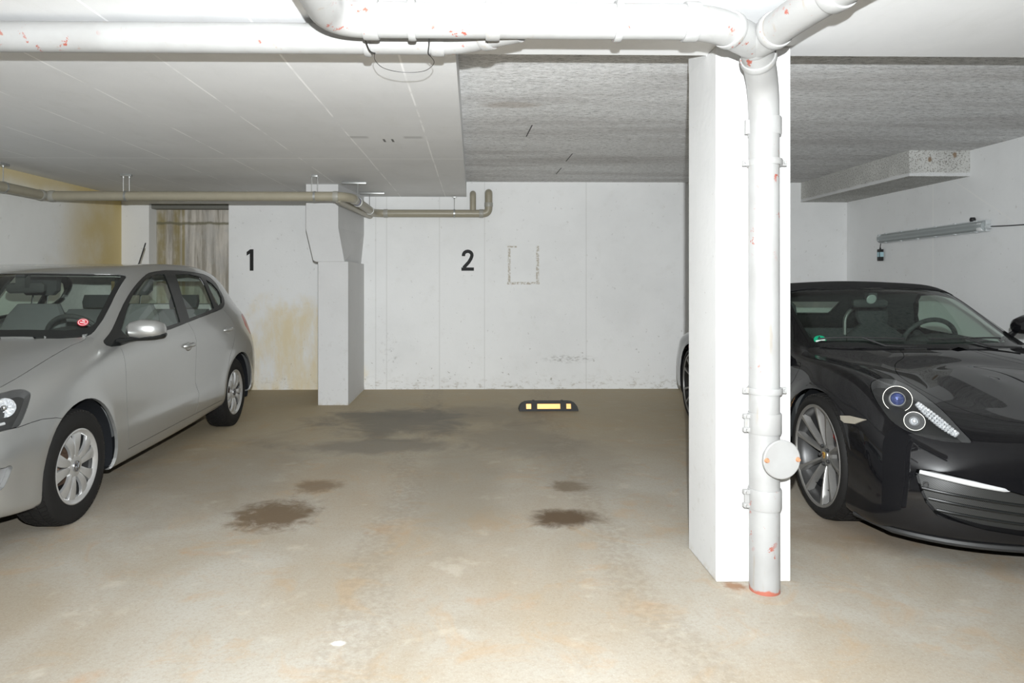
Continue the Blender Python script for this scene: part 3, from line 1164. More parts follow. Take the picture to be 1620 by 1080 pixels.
def stroke(bm, pts, w, fn, t0, t1):
    """flat stroke of width w along a 2D path"""
    P = [Vector(p) for p in pts]
    l, r = [], []
    for i, p in enumerate(P):
        if i == 0: d = P[1] - P[0]
        elif i == len(P) - 1: d = P[-1] - P[-2]
        else: d = (P[i + 1] - p).normalized() + (p - P[i - 1]).normalized()
        d.normalize(); n = Vector((-d.y, d.x))
        l.append(p + n * w / 2); r.append(p - n * w / 2)
    for i in range(len(P) - 1):
        add_prism(bm, [tuple(l[i]), tuple(l[i + 1]), tuple(r[i + 1]), tuple(r[i])], fn, t0, t1)


wallfn = lambda u, v, t: (u, YB - t, v)
# "1": stem and flag
bm = bmesh.new()
add_prism(bm, [(-2.655, 1.418), (-2.612, 1.418), (-2.612, 1.672), (-2.650, 1.672), (-2.692, 1.640), (-2.692, 1.596), (-2.655, 1.622)], wallfn, -0.002, 0.003)
o = link_mesh('painted_number', bm, M_INK, smooth=False)
tag(o, 'black number 1 painted on the back wall left of the rear pillar', 'number')
# "2"
bm = bmesh.new()
cx, cz, rr = -0.062, 1.604, 0.050
arc = [(cx + rr * math.cos(a), cz + rr * 0.92 * math.sin(a)) for a in [math.radians(180 - k * 200 / 16) for k in range(17)]]
path = [(cx - rr, cz - 0.012)] + arc + [(cx + rr - 0.012, 1.562), (cx + 0.012, 1.520), (-0.112, 1.452)]
stroke(bm, path, 0.040, wallfn, -0.002, 0.003)
add_prism(bm, [(-0.138, 1.418), (0.012, 1.418), (0.012, 1.457), (-0.138, 1.457)], wallfn, -0.002, 0.0032)
o = link_mesh('painted_number', bm, M_INK, smooth=False)
tag(o, 'black number 2 painted on the back wall above the empty bay', 'number')

# --- rubber wheel stop with reflectors
M_RUB = simple('black_rubber', (0.02, 0.02, 0.019), 0.65)
t = NT('yellow_reflector'); t.base((0.85, 0.45, 0.17)); t.set(Roughness=0.46, Metallic=0.9)
t.bump(t.math('SINE', t.math('MULTIPLY', t.noise(120, 1), 20.0)), 0.10, 0.002)
M_REFL = t.m
ws = empty('wheel_stop', (0.755, 6.85, 0))
tag(ws, 'low black rubber wheel stop with yellow reflectors on the floor of the empty bay', 'wheel stop')
SX, SY = 0.755, 6.85


def stop_fn(u, v, t):
    return (u - 0.0, t, v)


def sy(h, base=0.0):     # front slope of the stop
    return -0.075 + h * 0.62
bm = bmesh.new()
xs = [-0.295, -0.285, -0.265, -0.235, -0.19, 0.19, 0.235, 0.265, 0.285, 0.295]
hs = [0.012, 0.045, 0.070, 0.085, 0.090, 0.090, 0.085, 0.070, 0.045, 0.012]
prof = []
for x_, h_ in zip(xs, hs):
    prof.append([(x_, -0.075, 0), (x_, -0.072, min(h_, 0.012)), (x_, -0.072 + h_ * 0.2, h_), (x_, 0.072 - h_ * 0.5, h_), (x_, 0.075, 0)])
V = [[bm.verts.new(p) for p in r] for r in prof]
for a, b in zip(V, V[1:]):
    for i in range(5):
        j = (i + 1) % 5
        bm.faces.new((a[i], a[j], b[j], b[i]))
bm.faces.new(V[0][::-1]); bm.faces.new(V[-1])
bmesh.ops.recalc_face_normals(bm, faces=bm.faces)
link_mesh('stop_body', bm, M_RUB, ws, smooth=True, sharp=25)
sl = Vector((0, 0.2 * 0.078, 0.078)).normalized(); nf = Vector((0, -sl.z, sl.y))
for x0, x1 in ((-0.225, -0.175), (-0.115, 0.115), (0.175, 0.222)):
    bm = bmesh.new()
    base = Vector((0, -0.069, 0.022))
    fn = lambda u, v, t: tuple(base + Vector((u, 0, 0)) + sl * v + nf * t)
    add_prism(bm, [(x0, 0), (x1, 0), (x1, 0.050), (x0, 0.050)], fn, -0.002, 0.0035, 0.0012)
    link_mesh('reflector', bm, M_REFL, ws, smooth=False)
for x_ in (-0.145, 0.145):
    bm = bmesh.new()
    add_box(bm, x_ - 0.012, x_ + 0.012, -0.05, 0.05, 0.075, 0.0925, 0.003)
    link_mesh('stop_rib', bm, M_RUB, ws, smooth=False)

# --- tube lamp on the right wall
M_LB = simple('grey_lamp_housing', (0.58, 0.61, 0.62), 0.5)
M_LD = glass_mat('frosted_lamp_cover', (0.80, 0.84, 0.84), 0.35, 0.8, 0.45, (0.55, 0.58, 0.58))
M_LE = simple('white_end_socket', (0.75, 0.77, 0.78), 0.3)
M_BLK = simple('black_plastic', (0.016, 0.016, 0.016), 0.45)
lf = empty('tube_lamp', (XR, 6.65, 1.767))
tag(lf, 'unlit grey tube lamp with clear cover mounted on the right wall above the black car', 'lamp')
LY0, LY1 = -0.78, 0.78


def tilt(p):   # a little lower at the far end
    return (p[0], p[1], p[2] - 0.010 * (p[1]) / 0.78)


def capsule(hw, hh, n=6):
    out = []
    for cx_, a0 in ((hw - hh * 0.6, -90), (-(hw - hh * 0.6), 90)):
        for k in range(n + 1):
            a = math.radians(a0 + 180 * k / n)
            out.append((cx_ + hh * 0.6 * math.cos(a), hh * math.sin(a)))
    return out


bm = bmesh.new()
pr = [(-0.012, -0.048), (-0.045, -0.052), (-0.05, -0.045), (-0.05, 0.045), (-0.045, 0.052), (-0.012, 0.048)]
add_prism(bm, pr, lambda u, v, t: tilt((u, t, v)), LY0, LY1, 0.004)
link_mesh('housing', bm, M_LB, lf, smooth=True, sharp=30)
bm = bmesh.new()
pr = [(-0.0505, -0.044)] + [(-0.0505 - 0.038 * math.sin(math.pi * k / 10), -0.044 * math.cos(math.pi * k / 10)) for k in range(1, 10)] + [(-0.0505, 0.044)]
add_prism(bm, pr, lambda u, v, t: tilt((u, t, v)), LY0 + 0.01, LY1 - 0.01)
link_mesh('lamp_cover', bm, M_LD, lf)
for dz in (0.02, -0.02):
    bm = bmesh.new(); add_tube(bm, [tilt((-0.068, LY0 + 0.05, dz)), tilt((-0.068, LY1 - 0.05, dz))], 0.010, 12)
    link_mesh('fluorescent_tube', bm, simple('tube_glass', (0.8, 0.82, 0.82), 0.3), lf)
bm = bmesh.new()
add_box(bm, -0.086, -0.052, LY0 + 0.012, LY0 + 0.075, -0.036, 0.036, 0.008)
link_mesh('tube_socket', bm, M_LE, lf)
bm = bmesh.new()
add_box(bm, -0.086, -0.052, LY1 - 0.05, LY1 - 0.012, -0.036, 0.036, 0.008)
link_mesh('tube_socket', bm, M_LB, lf)
for k in range(6):
    yy = LY0 + 0.12 + k * 0.265
    for s in (-1, 1):
        bm = bmesh.new(); add_box(bm, -0.062, -0.038, yy - 0.015, yy + 0.015, s * 0.046 - 0.009 - 0.0128 * yy, s * 0.046 + 0.009 - 0.0128 * yy, 0.002)
        link_mesh('cover_clip', bm, M_LB, lf, smooth=False)
bm = bmesh.new()
add_lathe(bm, [(0, -0.02), (0.022, -0.02), (0.026, -0.01), (0.026, 0.01), (0.018, 0.03), (0, 0.03)], (-0.03, LY0 - 0.0, 0.0), (0, -1, 0), 20)
link_mesh('cable_gland', bm, M_LB, lf)
# sensor cap on the top edge
bm = bmesh.new()
add_lathe(bm, [(0, 0.030), (0.018, 0.028), (0.024, 0.015), (0.024, 0.0), (0.018, -0.008), (0.0, -0.008)], (-0.035, -0.60, 0.068), (0, 0, 1), 20)
link_mesh('hanging_eye', bm, M_BLK, lf)
# cable running to the right along the wall
bm = bmesh.new()
cb = smooth_poly([(-0.03, LY0 - 0.02, 0.0), (-0.02, -1.1, -0.012), (-0.008, -1.7, -0.02), (-0.008, -2.6, -0.015)], 6, False)
add_tube(bm, cb, 0.0045, 8)
bm2 = bm
o = link_mesh('power_cable', bm, M_BLK, lf)
# cable from the left end to the hanging plug
plug = empty('hanging_adapter', (XR - 0.035, 7.44, 1.59))
tag(plug, 'small black plug adapter with pale blue label hanging under the tube lamp', 'adapter')
bm = bmesh.new(); add_box(bm, -0.022, 0.022, -0.028, 0.028, -0.075, 0.055, 0.006)
ab = link_mesh('adapter_body', bm, M_BLK, plug, smooth=True)
bm = bmesh.new(); add_box(bm, -0.0236, -0.0215, -0.020, 0.020, -0.030, 0.022, 0.0)
add_box(bm, -0.020, 0.020, -0.0295, -0.0275, -0.030, 0.022, 0.0)
link_mesh('rating_label', bm, simple('pale_blue_label', (0.42, 0.62, 0.68), 0.4), ab, smooth=False)
bm = bmesh.new()
add_tube(bm, smooth_poly([(0, 0, 0.05), (0.0, 0, 0.085), (0.002, -0.005, 0.12), (0.0, 0.0, 0.145)], 5, False), 0.005, 8)
add_tube(bm, [(0, 0, 0.05), (0, 0, 0.072)], 0.010, 10, radii=[0.012, 0.007])
link_mesh('adapter_cable', bm, M_BLK, plug)

# --- little metal peg low on the back wall
px_, _, pz_ = (2.51, 0, 0.105)
bm = bmesh.new()
add_tube(bm, [(2.475, 8.13, pz_), (2.56, 8.13, pz_)], 0.011, 12)
add_tube(bm, [(2.54, 8.13, pz_), (2.54, YB + 0.002, pz_)], 0.008, 10)
o = link_mesh('wall_peg', bm, M_ZINC)
tag(o, 'tiny grey metal peg low on the back wall beside the black car', 'peg')
# ================================================================== CAR MATERIALS AND WHEELS
def paint(name, col, metal, rough, coat=1.0, flake=0.0):
    t = NT(name)
    nz = t.noise(900, 1)
    t.base(t.mix(nz, tuple(c * (1 - flake) for c in col), tuple(min(1, c * (1 + flake)) for c in col)))
    t.set(Metallic=metal, Roughness=rough)
    t.b.inputs['Coat Weight'].default_value = coat
    if not metal: t.b.inputs['Specular IOR Level'].default_value = 0.0
    t.b.inputs['Coat Roughness'].default_value = 0.09 if metal else 0.02
    return t.m


M_SILVER = paint('silver_metallic_paint', (0.44, 0.445, 0.437), 0.78, 0.34, 1.0, 0.08)
M_BLACKP = paint('black_gloss_paint', (0.006, 0.006, 0.007), 0.0, 0.25, 1.0)
M_TRIM = simple('black_window_trim', (0.012, 0.013, 0.013), 0.25)
M_PLAST = simple('dark_plastic', (0.022, 0.022, 0.022), 0.55)
M_UNDER = simple('wheel_well_liner', (0.010, 0.011, 0.013), 0.9, Specular_IOR_Level=0.15)
M_TYRE = simple('tyre_rubber', (0.011, 0.0105, 0.010), 0.7, Specular_IOR_Level=0.22)
M_DISC = simple('brake_disc_steel', (0.40, 0.40, 0.40), 0.35, 0.9)
M_HUBCAP = simple('silver_hubcap_lacquer', (0.56, 0.56, 0.555), 0.30, 0.7, 0.03)
M_RIMG = simple('graphite_rim_lacquer', (0.22, 0.215, 0.205), 0.36, 0.5, 0.03)
M_RIMD = simple('dark_rim_barrel', (0.06, 0.06, 0.06), 0.4, 0.6)
M_CHROME = simple('chrome', (0.75, 0.76, 0.77), 0.08, 1.0, 0.0)
M_CLEAR = glass_mat('clear_lamp_lens', (0.93, 0.94, 0.94), 0.0, 0.9)
M_REDG = simple('red_lamp_lens', (0.45, 0.015, 0.02), 0.15)
M_ORANGE = simple('orange_lamp_lens', (0.75, 0.25, 0.05), 0.15)
M_SEAT = simple('dark_seat_fabric', (0.05, 0.053, 0.053), 0.9)
M_SEATG = simple('grey_seat_fabric', (0.15, 0.155, 0.155), 0.95)
M_HEADL = simple('pale_headliner', (0.66, 0.67, 0.64), 0.95)
M_DASH = simple('dashboard_plastic', (0.035, 0.037, 0.036), 0.6)


def polar_plate(bm, outline, c, out, up, depth0, depth1, bevel=0.0):
    """plate in the wheel plane: outline = (u, v) ; out = wheel axis pointing outwards"""
    o = Vector(out).normalized(); w = Vector(up).normalized(); s = w.cross(o).normalized()
    c = Vector(c)
    return add_prism(bm, outline, lambda u, v, t: tuple(c + s * u + w * v + o * t), depth0, depth1, bevel)


def wheel(parent, c, R, W, rimR, spin=0.0, kind='polo', side=1, steer=0.0, name='wheel'):
    """wheel root with tyre, rim, spokes ... axis along x, outer face towards side*x"""
    root = empty(name, c)
    root.parent = parent
    root.rotation_euler = (0, 0, steer)
    h = W / 2
    # tyre
    bm = bmesh.new()
    sh = R - rimR
    prof = [(rimR - 0.004, -h * 0.86), (rimR + 0.006, -h * 0.97), (rimR + sh * 0.30, -h * 1.03), (rimR + sh * 0.6, -h * 1.01), (R - 0.020, -h * 0.92), (R - 0.006, -h * 0.80),
            (R - 0.001, -h * 0.55), (R, 0), (R - 0.001, h * 0.55), (R - 0.006, h * 0.80), (R - 0.020, h * 0.92), (rimR + sh * 0.6, h * 1.01), (rimR + sh * 0.30, h * 1.03), (rimR + 0.006, h * 0.97), (rimR - 0.004, h * 0.86)]
    add_lathe(bm, prof, (0, 0, 0), (1, 0, 0), 96)
    ty = link_mesh('tyre', bm, M_TYRE, root, sharp=60)
    # tread blocks: rows of slanted sipes as raised lugs
    bm = bmesh.new()
    n = 64
    for k in range(n):
        a = 2 * math.pi * k / n
        for (x0, x1, sk) in ((-h * 0.86, -h * 0.52, 0.5), (-h * 0.46, -h * 0.06, -0.5), (h * 0.06, h * 0.46, 0.5), (h * 0.52, h * 0.86, -0.5)):
            da = 2 * math.pi / n * 0.80
            off = da * sk
            q = []
            for (xx, aa) in ((x0, a), (x1, a + off), (x1, a + off + da), (x0, a + da)):
                rr = R + 0.0035 - (0.008 if abs(xx) > h * 0.7 else 0.0)
                q.append((xx, rr, aa))
            lo = [bm.verts.new((xx, (rr - 0.012) * math.cos(aa), (rr - 0.012) * math.sin(aa))) for xx, rr, aa in q]
            hi = [bm.verts.new((xx, rr * math.cos(aa), rr * math.sin(aa))) for xx, rr, aa in q]
            bm.faces.new(hi)
            for i in range(4):
                bm.faces.new((lo[i], lo[(i + 1) % 4], hi[(i + 1) % 4], hi[i]))
    bmesh.ops.recalc_face_normals(bm, faces=bm.faces)
    link_mesh('tyre_tread', bm, M_TYRE, ty, smooth=False)
    # rim barrel
    bm = bmesh.new()
    add_lathe(bm, [(rimR - 0.002, -h * 0.9), (rimR - 0.02, -h * 0.85), (rimR - 0.03, -h * 0.3), (rimR - 0.028, h * 0.6), (rimR - 0.012, h * 0.80), (rimR + 0.003, h * 0.93), (rimR + 0.004, h * 0.97), (rimR - 0.004, h * 0.98), (rimR - 0.014, h * 0.90)] if side > 0 else
              [(rimR - 0.002, h * 0.9), (rimR - 0.02, h * 0.85), (rimR - 0.03, h * 0.3), (rimR - 0.028, -h * 0.6), (rimR - 0.012, -h * 0.80), (rimR + 0.003, -h * 0.93), (rimR + 0.004, -h * 0.97), (rimR - 0.004, -h * 0.98), (rimR - 0.014, -h * 0.90)], (0, 0, 0), (1, 0, 0), 72)
    rim = link_mesh('rim', bm, M_RIMD, root)
    bm = bmesh.new()
    if kind != 'polo':
        add_lathe(bm, [(rimR - 0.012, h * 0.90), (rimR - 0.008, h * 0.985), (rimR + 0.003, h * 1.0), (rimR + 0.006, h * 0.97)], (0, 0, 0), (side, 0, 0), 72)
        link_mesh('rim_flange', bm, M_RIMG, root)
    else:
        bm.free()
    out = (side, 0, 0); s = side
    # brake disc
    bm = bmesh.new()
    br = 0.12 if kind == 'polo' else 0.165
    add_lathe(bm, [(0.0, -0.01), (br, -0.01), (br, 0.012), (br * 0.6, 0.012), (br * 0.55, 0.04), (0, 0.04)], (s * (-0.01), 0, 0), out, 48)
    link_mesh('brake_disc', bm, simple('rusty_brake_disc', (0.22, 0.15, 0.11), 0.5, 0.6, 0.2) if kind == 'polo' else M_DISC, root)
    bm = bmesh.new()
    add_lathe(bm, [(rimR - 0.035, -0.02), (0.0, -0.02)], (s * (-0.035), 0, 0), out, 48)
    link_mesh('wheel_backing', bm, M_UNDER, root)
    if kind == 'polo':
        # plastic hubcap: ten broad blades in pairs round a dished hub
        r0, r1 = 0.052, rimR - 0.006
        bm = bmesh.new()
        add_lathe(bm, [(rimR - 0.026, h * 0.80), (rimR - 0.016, h * 0.93), (rimR - 0.004, h * 1.0), (rimR + 0.002, h * 0.97)], (0, 0, 0), out, 72)
        add_lathe(bm, [(0.0, h * 0.86), (0.036, h * 0.88), (0.058, h * 0.84), (0.07, h * 0.70)], (0, 0, 0), out, 48)
        cap = link_mesh('hubcap', bm, M_HUBCAP, root)
        for k in range(10):
            # wider slot every second blade: blades lean together in pairs
            a = 2 * math.pi * (k + (0.03 if k % 2 == 0 else -0.03)) / 10 + spin
            bm = bmesh.new()
            u = Vector((0, math.cos(a), math.sin(a))); v = Vector((0, -math.sin(a), math.cos(a)))
            st = []
            for q in range(9):
                f = q / 8
                rr = r0 + (r1 - r0) * f
                hw = 0.0145 + 0.020 * f ** 0.9
                xx = h * (0.80 + 0.13 * math.sin(math.pi * min(1, f * 0.9 + 0.08)))
                lean = (0.008 if k % 2 == 0 else -0.008) * math.sin(math.pi * f)
                st.append([Vector((s * (xx - 0.016), 0, 0)) + u * rr + v * (lean - hw), Vector((s * (xx - 0.001), 0, 0)) + u * rr + v * (lean - hw * 0.93),
                           Vector((s * (xx + 0.003), 0, 0)) + u * rr + v * lean, Vector((s * (xx - 0.001), 0, 0)) + u * rr + v * (lean + hw * 0.93), Vector((s * (xx - 0.016), 0, 0)) + u * rr + v * (lean + hw)])
            V = [[bm.verts.new(p) for p in r_] for r_ in st]
            for A_, B_ in zip(V, V[1:]):
                for i in range(4):
                    bm.faces.new((A_[i], A_[i + 1], B_[i + 1], B_[i]))
            bmesh.ops.recalc_face_normals(bm, faces=bm.faces)
            link_mesh('hubcap_blade', bm, M_HUBCAP, root, sharp=30)
        # round badge with V over W
        bm = bmesh.new()
        add_lathe(bm, [(0.0, 0), (0.029, 0), (0.031, -0.004)], (s * h * 0.90, 0, 0), out, 32)
        link_mesh('badge_disc', bm, simple('badge_blue_black', (0.03, 0.035, 0.05), 0.3), root)
        bm = bmesh.new()
        add_lathe(bm, [(0.0265, 0.0), (0.0265, 0.003), (0.030, 0.003), (0.030, 0.0)], (s * h * 0.90, 0, 0), out, 32)
        def bstroke(pts, w_=0.0045):
            P = [Vector(p) for p in pts]
            for a_, b_ in zip(P, P[1:]):
                d = (b_ - a_).normalized(); n_ = Vector((-d.y, d.x)) * w_ / 2
                polar_plate(bm, [tuple(a_ + n_), tuple(a_ - n_), tuple(b_ - n_), tuple(b_ + n_)], (s * h * 0.90, 0, 0), out, (0, 0, 1), 0.0005, 0.003)
        bstroke([(-0.012, 0.024), (0.0, 0.003), (0.012, 0.024)])
        bstroke([(-0.024, 0.010), (-0.011, -0.022), (0.0, -0.001), (0.011, -0.022), (0.024, 0.010)])
        link_mesh('wheel_emblem', bm, M_CHROME, root)
    else:
        # ten slim spokes set in pairs, recessed hub, crest in the cap
        r0, r1 = 0.045, rimR - 0.008
        for k in range(10):
            a = 2 * math.pi * (k + 0.5 + (0.10 if k % 2 == 0 else -0.10)) / 10 + spin
            bm = bmesh.new()
            u = Vector((0, math.cos(a), math.sin(a))); v = Vector((0, -math.sin(a), math.cos(a)))
            st = []
            for q in range(9):
                f = q / 8
                rr = r0 + (r1 - r0) * f
                hw = 0.0070 + 0.0040 * f ** 1.3 + (0.006 * max(0, f - 0.8) / 0.2)
                xx = h * (0.52 + 0.44 * f ** 0.7)
                st.append([Vector((s * (xx - 0.036), 0, 0)) + u * rr - v * hw * 1.2, Vector((s * (xx - 0.004), 0, 0)) + u * rr - v * hw,
                           Vector((s * xx, 0, 0)) + u * rr - v * hw * 0.75, Vector((s * xx, 0, 0)) + u * rr + v * hw * 0.75,
                           Vector((s * (xx - 0.004), 0, 0)) + u * rr + v * hw, Vector((s * (xx - 0.036), 0, 0)) + u * rr + v * hw * 1.2])
            V = [[bm.verts.new(p) for p in r_] for r_ in st]
            for A_, B_ in zip(V, V[1:]):
                for i in range(6):
                    bm.faces.new((A_[i], A_[(i + 1) % 6], B_[(i + 1) % 6], B_[i]))
            bmesh.ops.recalc_face_normals(bm, faces=bm.faces)
            link_mesh('spoke', bm, M_RIMG, root, sharp=30)
        bm = bmesh.new()
        add_lathe(bm, [(0.072, h * 0.30), (0.070, h * 0.50), (0.058, h * 0.56), (0.034, h * 0.56), (0.032, h * 0.60), (0.0, h * 0.62)], (0, 0, 0), out, 40)
        link_mesh('wheel_hub', bm, M_RIMG, root)
        for k in range(5):
            a = 2 * math.pi * k / 5 + spin
            bm = bmesh.new()
            add_lathe(bm, [(0.011, h * 0.52), (0.011, h * 0.64), (0.007, h * 0.68), (0, h * 0.68)], (0, 0.050 * math.cos(a), 0.050 * math.sin(a)), out, 6)
            link_mesh('wheel_bolt', bm, M_RIMD, root)
        bm = bmesh.new()
        sh_ = [(-0.014, 0.018), (0.014, 0.018), (0.016, 0.004), (0.010, -0.010), (0.0, -0.020), (-0.010, -0.010), (-0.016, 0.004)]
        polar_plate(bm, sh_, (s * h * 0.62, 0, 0), out, (0, 0, 1), 0.0, 0.002, 0.0006)
        cr = link_mesh('crest_shield', bm, simple('crest_gold', (0.72, 0.48, 0.10), 0.3, 0.6), root)
        bm = bmesh.new()
        polar_plate(bm, [(-0.013, 0.003), (-0.001, 0.003), (-0.001, 0.011), (-0.013, 0.011)], (s * h * 0.62, 0, 0), out, (0, 0, 1), 0.0022, 0.0028)
        polar_plate(bm, [(0.001, -0.011), (0.009, -0.007), (0.012, 0.001), (0.001, 0.001)], (s * h * 0.62, 0, 0), out, (0, 0, 1), 0.0022, 0.0028)
        link_mesh('crest_field', bm, simple('crest_red_black', (0.20, 0.02, 0.02), 0.4), cr)
        # red brake caliper behind the spokes
        bm = bmesh.new()
        ca = math.radians(72)
        seg = []
        for k in range(9):
            a = ca - 0.42 + 0.84 * k / 8
            seg.append(a)
        ring_ = []
        for a in seg:
            ring_.append([bm.verts.new((s * xx, -rr * math.cos(a), rr * math.sin(a))) for xx, rr in ((-0.03, 0.12), (0.044, 0.12), (0.050, 0.14), (0.050, 0.19), (0.044, 0.205), (-0.03, 0.205))])
        for A_, B_ in zip(ring_, ring_[1:]):
            for i in range(6):
                bm.faces.new((A_[i], A_[(i + 1) % 6], B_[(i + 1) % 6], B_[i]))
        bm.faces.new(ring_[0]); bm.faces.new(ring_[-1][::-1])
        bmesh.ops.recalc_face_normals(bm, faces=bm.faces)
        link_mesh('brake_caliper', bm, simple('red_caliper_paint', (0.75, 0.01, 0.01), 0.3), root, sharp=40)
    return root


def wheel_well(parent, y, z, R, x0, x1):
    """dark inner arch"""
    bm = bmesh.new()
    s = 1 if x1 > 0 else -1
    add_lathe(bm, [(R, 0.0), (R, abs(x1 - x0)), (0.0, abs(x1 - x0))], (x1 - s * 0.0, y, z), (-s, 0, 0), 48)
    for v_ in bm.verts:
        v_.co.z = max(v_.co.z, 0.13)
    return link_mesh('wheel_well', bm, M_UNDER, parent)


def cushion(bm, stations, seg=14):
    """superellipse sections: (centre, half width, half depth, width dir, depth dir)"""
    rings = []
    for c, hw, hd, wd, dd in stations:
        c = Vector(c); wd = Vector(wd); dd = Vector(dd)
        r = []
        for k in range(seg):
            a = 2 * math.pi * k / seg
            ca, sa_ = math.cos(a), math.sin(a)
            r.append(bm.verts.new(c + wd * hw * math.copysign(abs(ca) ** 0.6, ca) + dd * hd * math.copysign(abs(sa_) ** 0.6, sa_)))
        rings.append(r)
    for A_, B_ in zip(rings, rings[1:]):
        for i in range(seg):
            bm.faces.new((A_[i], A_[(i + 1) % seg], B_[(i + 1) % seg], B_[i]))
    bm.faces.new(rings[0][::-1]); bm.faces.new(rings[-1])
    bmesh.ops.recalc_face_normals(bm, faces=bm.faces)


def seat(parent, x, y, z, mat, mat2, head=True, w=0.25, hgt=0.60, sport=False):
    """front seat facing -y: cushion, backrest, head restraint on two posts"""
    wd = (1, 0, 0)
    bm = bmesh.new()
    cushion(bm, [((x, y - 0.22, z), w * 0.9, 0.04, wd, (0, 0, 1)), ((x, y - 0.18, z + 0.01), w, 0.08, wd, (0, 0, 1)), ((x, y + 0.15, z - 0.02), w, 0.09, wd, (0, 0, 1)), ((x, y + 0.28, z - 0.02), w * 0.9, 0.06, wd, (0, 0, 1))])
    st = link_mesh('front_seat', bm, mat, parent)
    bm = bmesh.new()
    tl = 0.22
    dz = lambda f: z + 0.05 + hgt * f
    dy = lambda f: y + 0.24 + tl * hgt * f * 1.6
    L = [((x, dy(0), dz(0)), w * 0.95, 0.06, wd, (0, 1, 0)), ((x, dy(.1), dz(.1)), w, 0.075, wd, (0, 1, 0)), ((x, dy(.6), dz(.6)), w, 0.07, wd, (0, 1, 0)), ((x, dy(.85), dz(.85)), w * 0.85, 0.06, wd, (0, 1, 0)),
         ((x, dy(1.0), dz(1.0)), w * (0.42 if sport else 0.62), 0.04, wd, (0, 1, 0))]
    if sport:
        L += [((x, dy(1.08), dz(1.10)), w * 0.50, 0.045, wd, (0, 1, 0)), ((x, dy(1.16), dz(1.26)), w * 0.48, 0.045, wd, (0, 1, 0)), ((x, dy(1.2), dz(1.33)), w * 0.36, 0.025, wd, (0, 1, 0))]
    cushion(bm, L)
    link_mesh('seat_back', bm, mat2, st)
    if head and not sport:
        bm = bmesh.new()
        hy, hz = dy(1.10), dz(1.0) + 0.07
        cushion(bm, [((x, hy, hz - 0.005), w * 0.42, 0.035, wd, (0, 1, 0)), ((x, hy, hz + 0.03), w * 0.56, 0.05, wd, (0, 1, 0)), ((x, hy + 0.01, hz + 0.12), w * 0.56, 0.05, wd, (0, 1, 0)), ((x, hy + 0.015, hz + 0.17), w * 0.45, 0.03, wd, (0, 1, 0))])
        hr = link_mesh('head_restraint', bm, mat, st)
        for sx in (-0.055, 0.055):
            bm = bmesh.new()
            add_tube(bm, [(x + sx, dy(1.0) - 0.01, dz(0.94)), (x + sx, hy, hz + 0.02)], 0.006, 8)
            link_mesh('restraint_post', bm, M_CHROME, hr)
    return st


def steering_wheel(parent, c, tilt_, R=0.185):
    bm = bmesh.new()
    n = Vector((0, math.cos(tilt_), math.sin(tilt_)))
    u, v = Vector((1, 0, 0)), Vector((1, 0, 0)).cross(n)
    P = [Vector(c) + (u * math.cos(a) + v * math.sin(a)) * R for a in [2 * math.pi * k / 40 for k in range(41)]]
    add_tube(bm, P, 0.016, 10, caps=False)
    for a in (0, math.pi, -math.pi / 2, math.pi / 2):
        d = u * math.cos(a) + v * math.sin(a)
        if abs(a - math.pi / 2) < .1: continue
        add_tube(bm, [Vector(c) + d * 0.03, Vector(c) + d * (R - 0.005)], 0.014, 8)
    add_lathe(bm, [(0, -0.03), (0.06, -0.02), (0.07, 0.01), (0.03, 0.05), (0.03, 0.15)], c, n, 24)
    return link_mesh('steering_wheel', bm, M_DASH, parent)
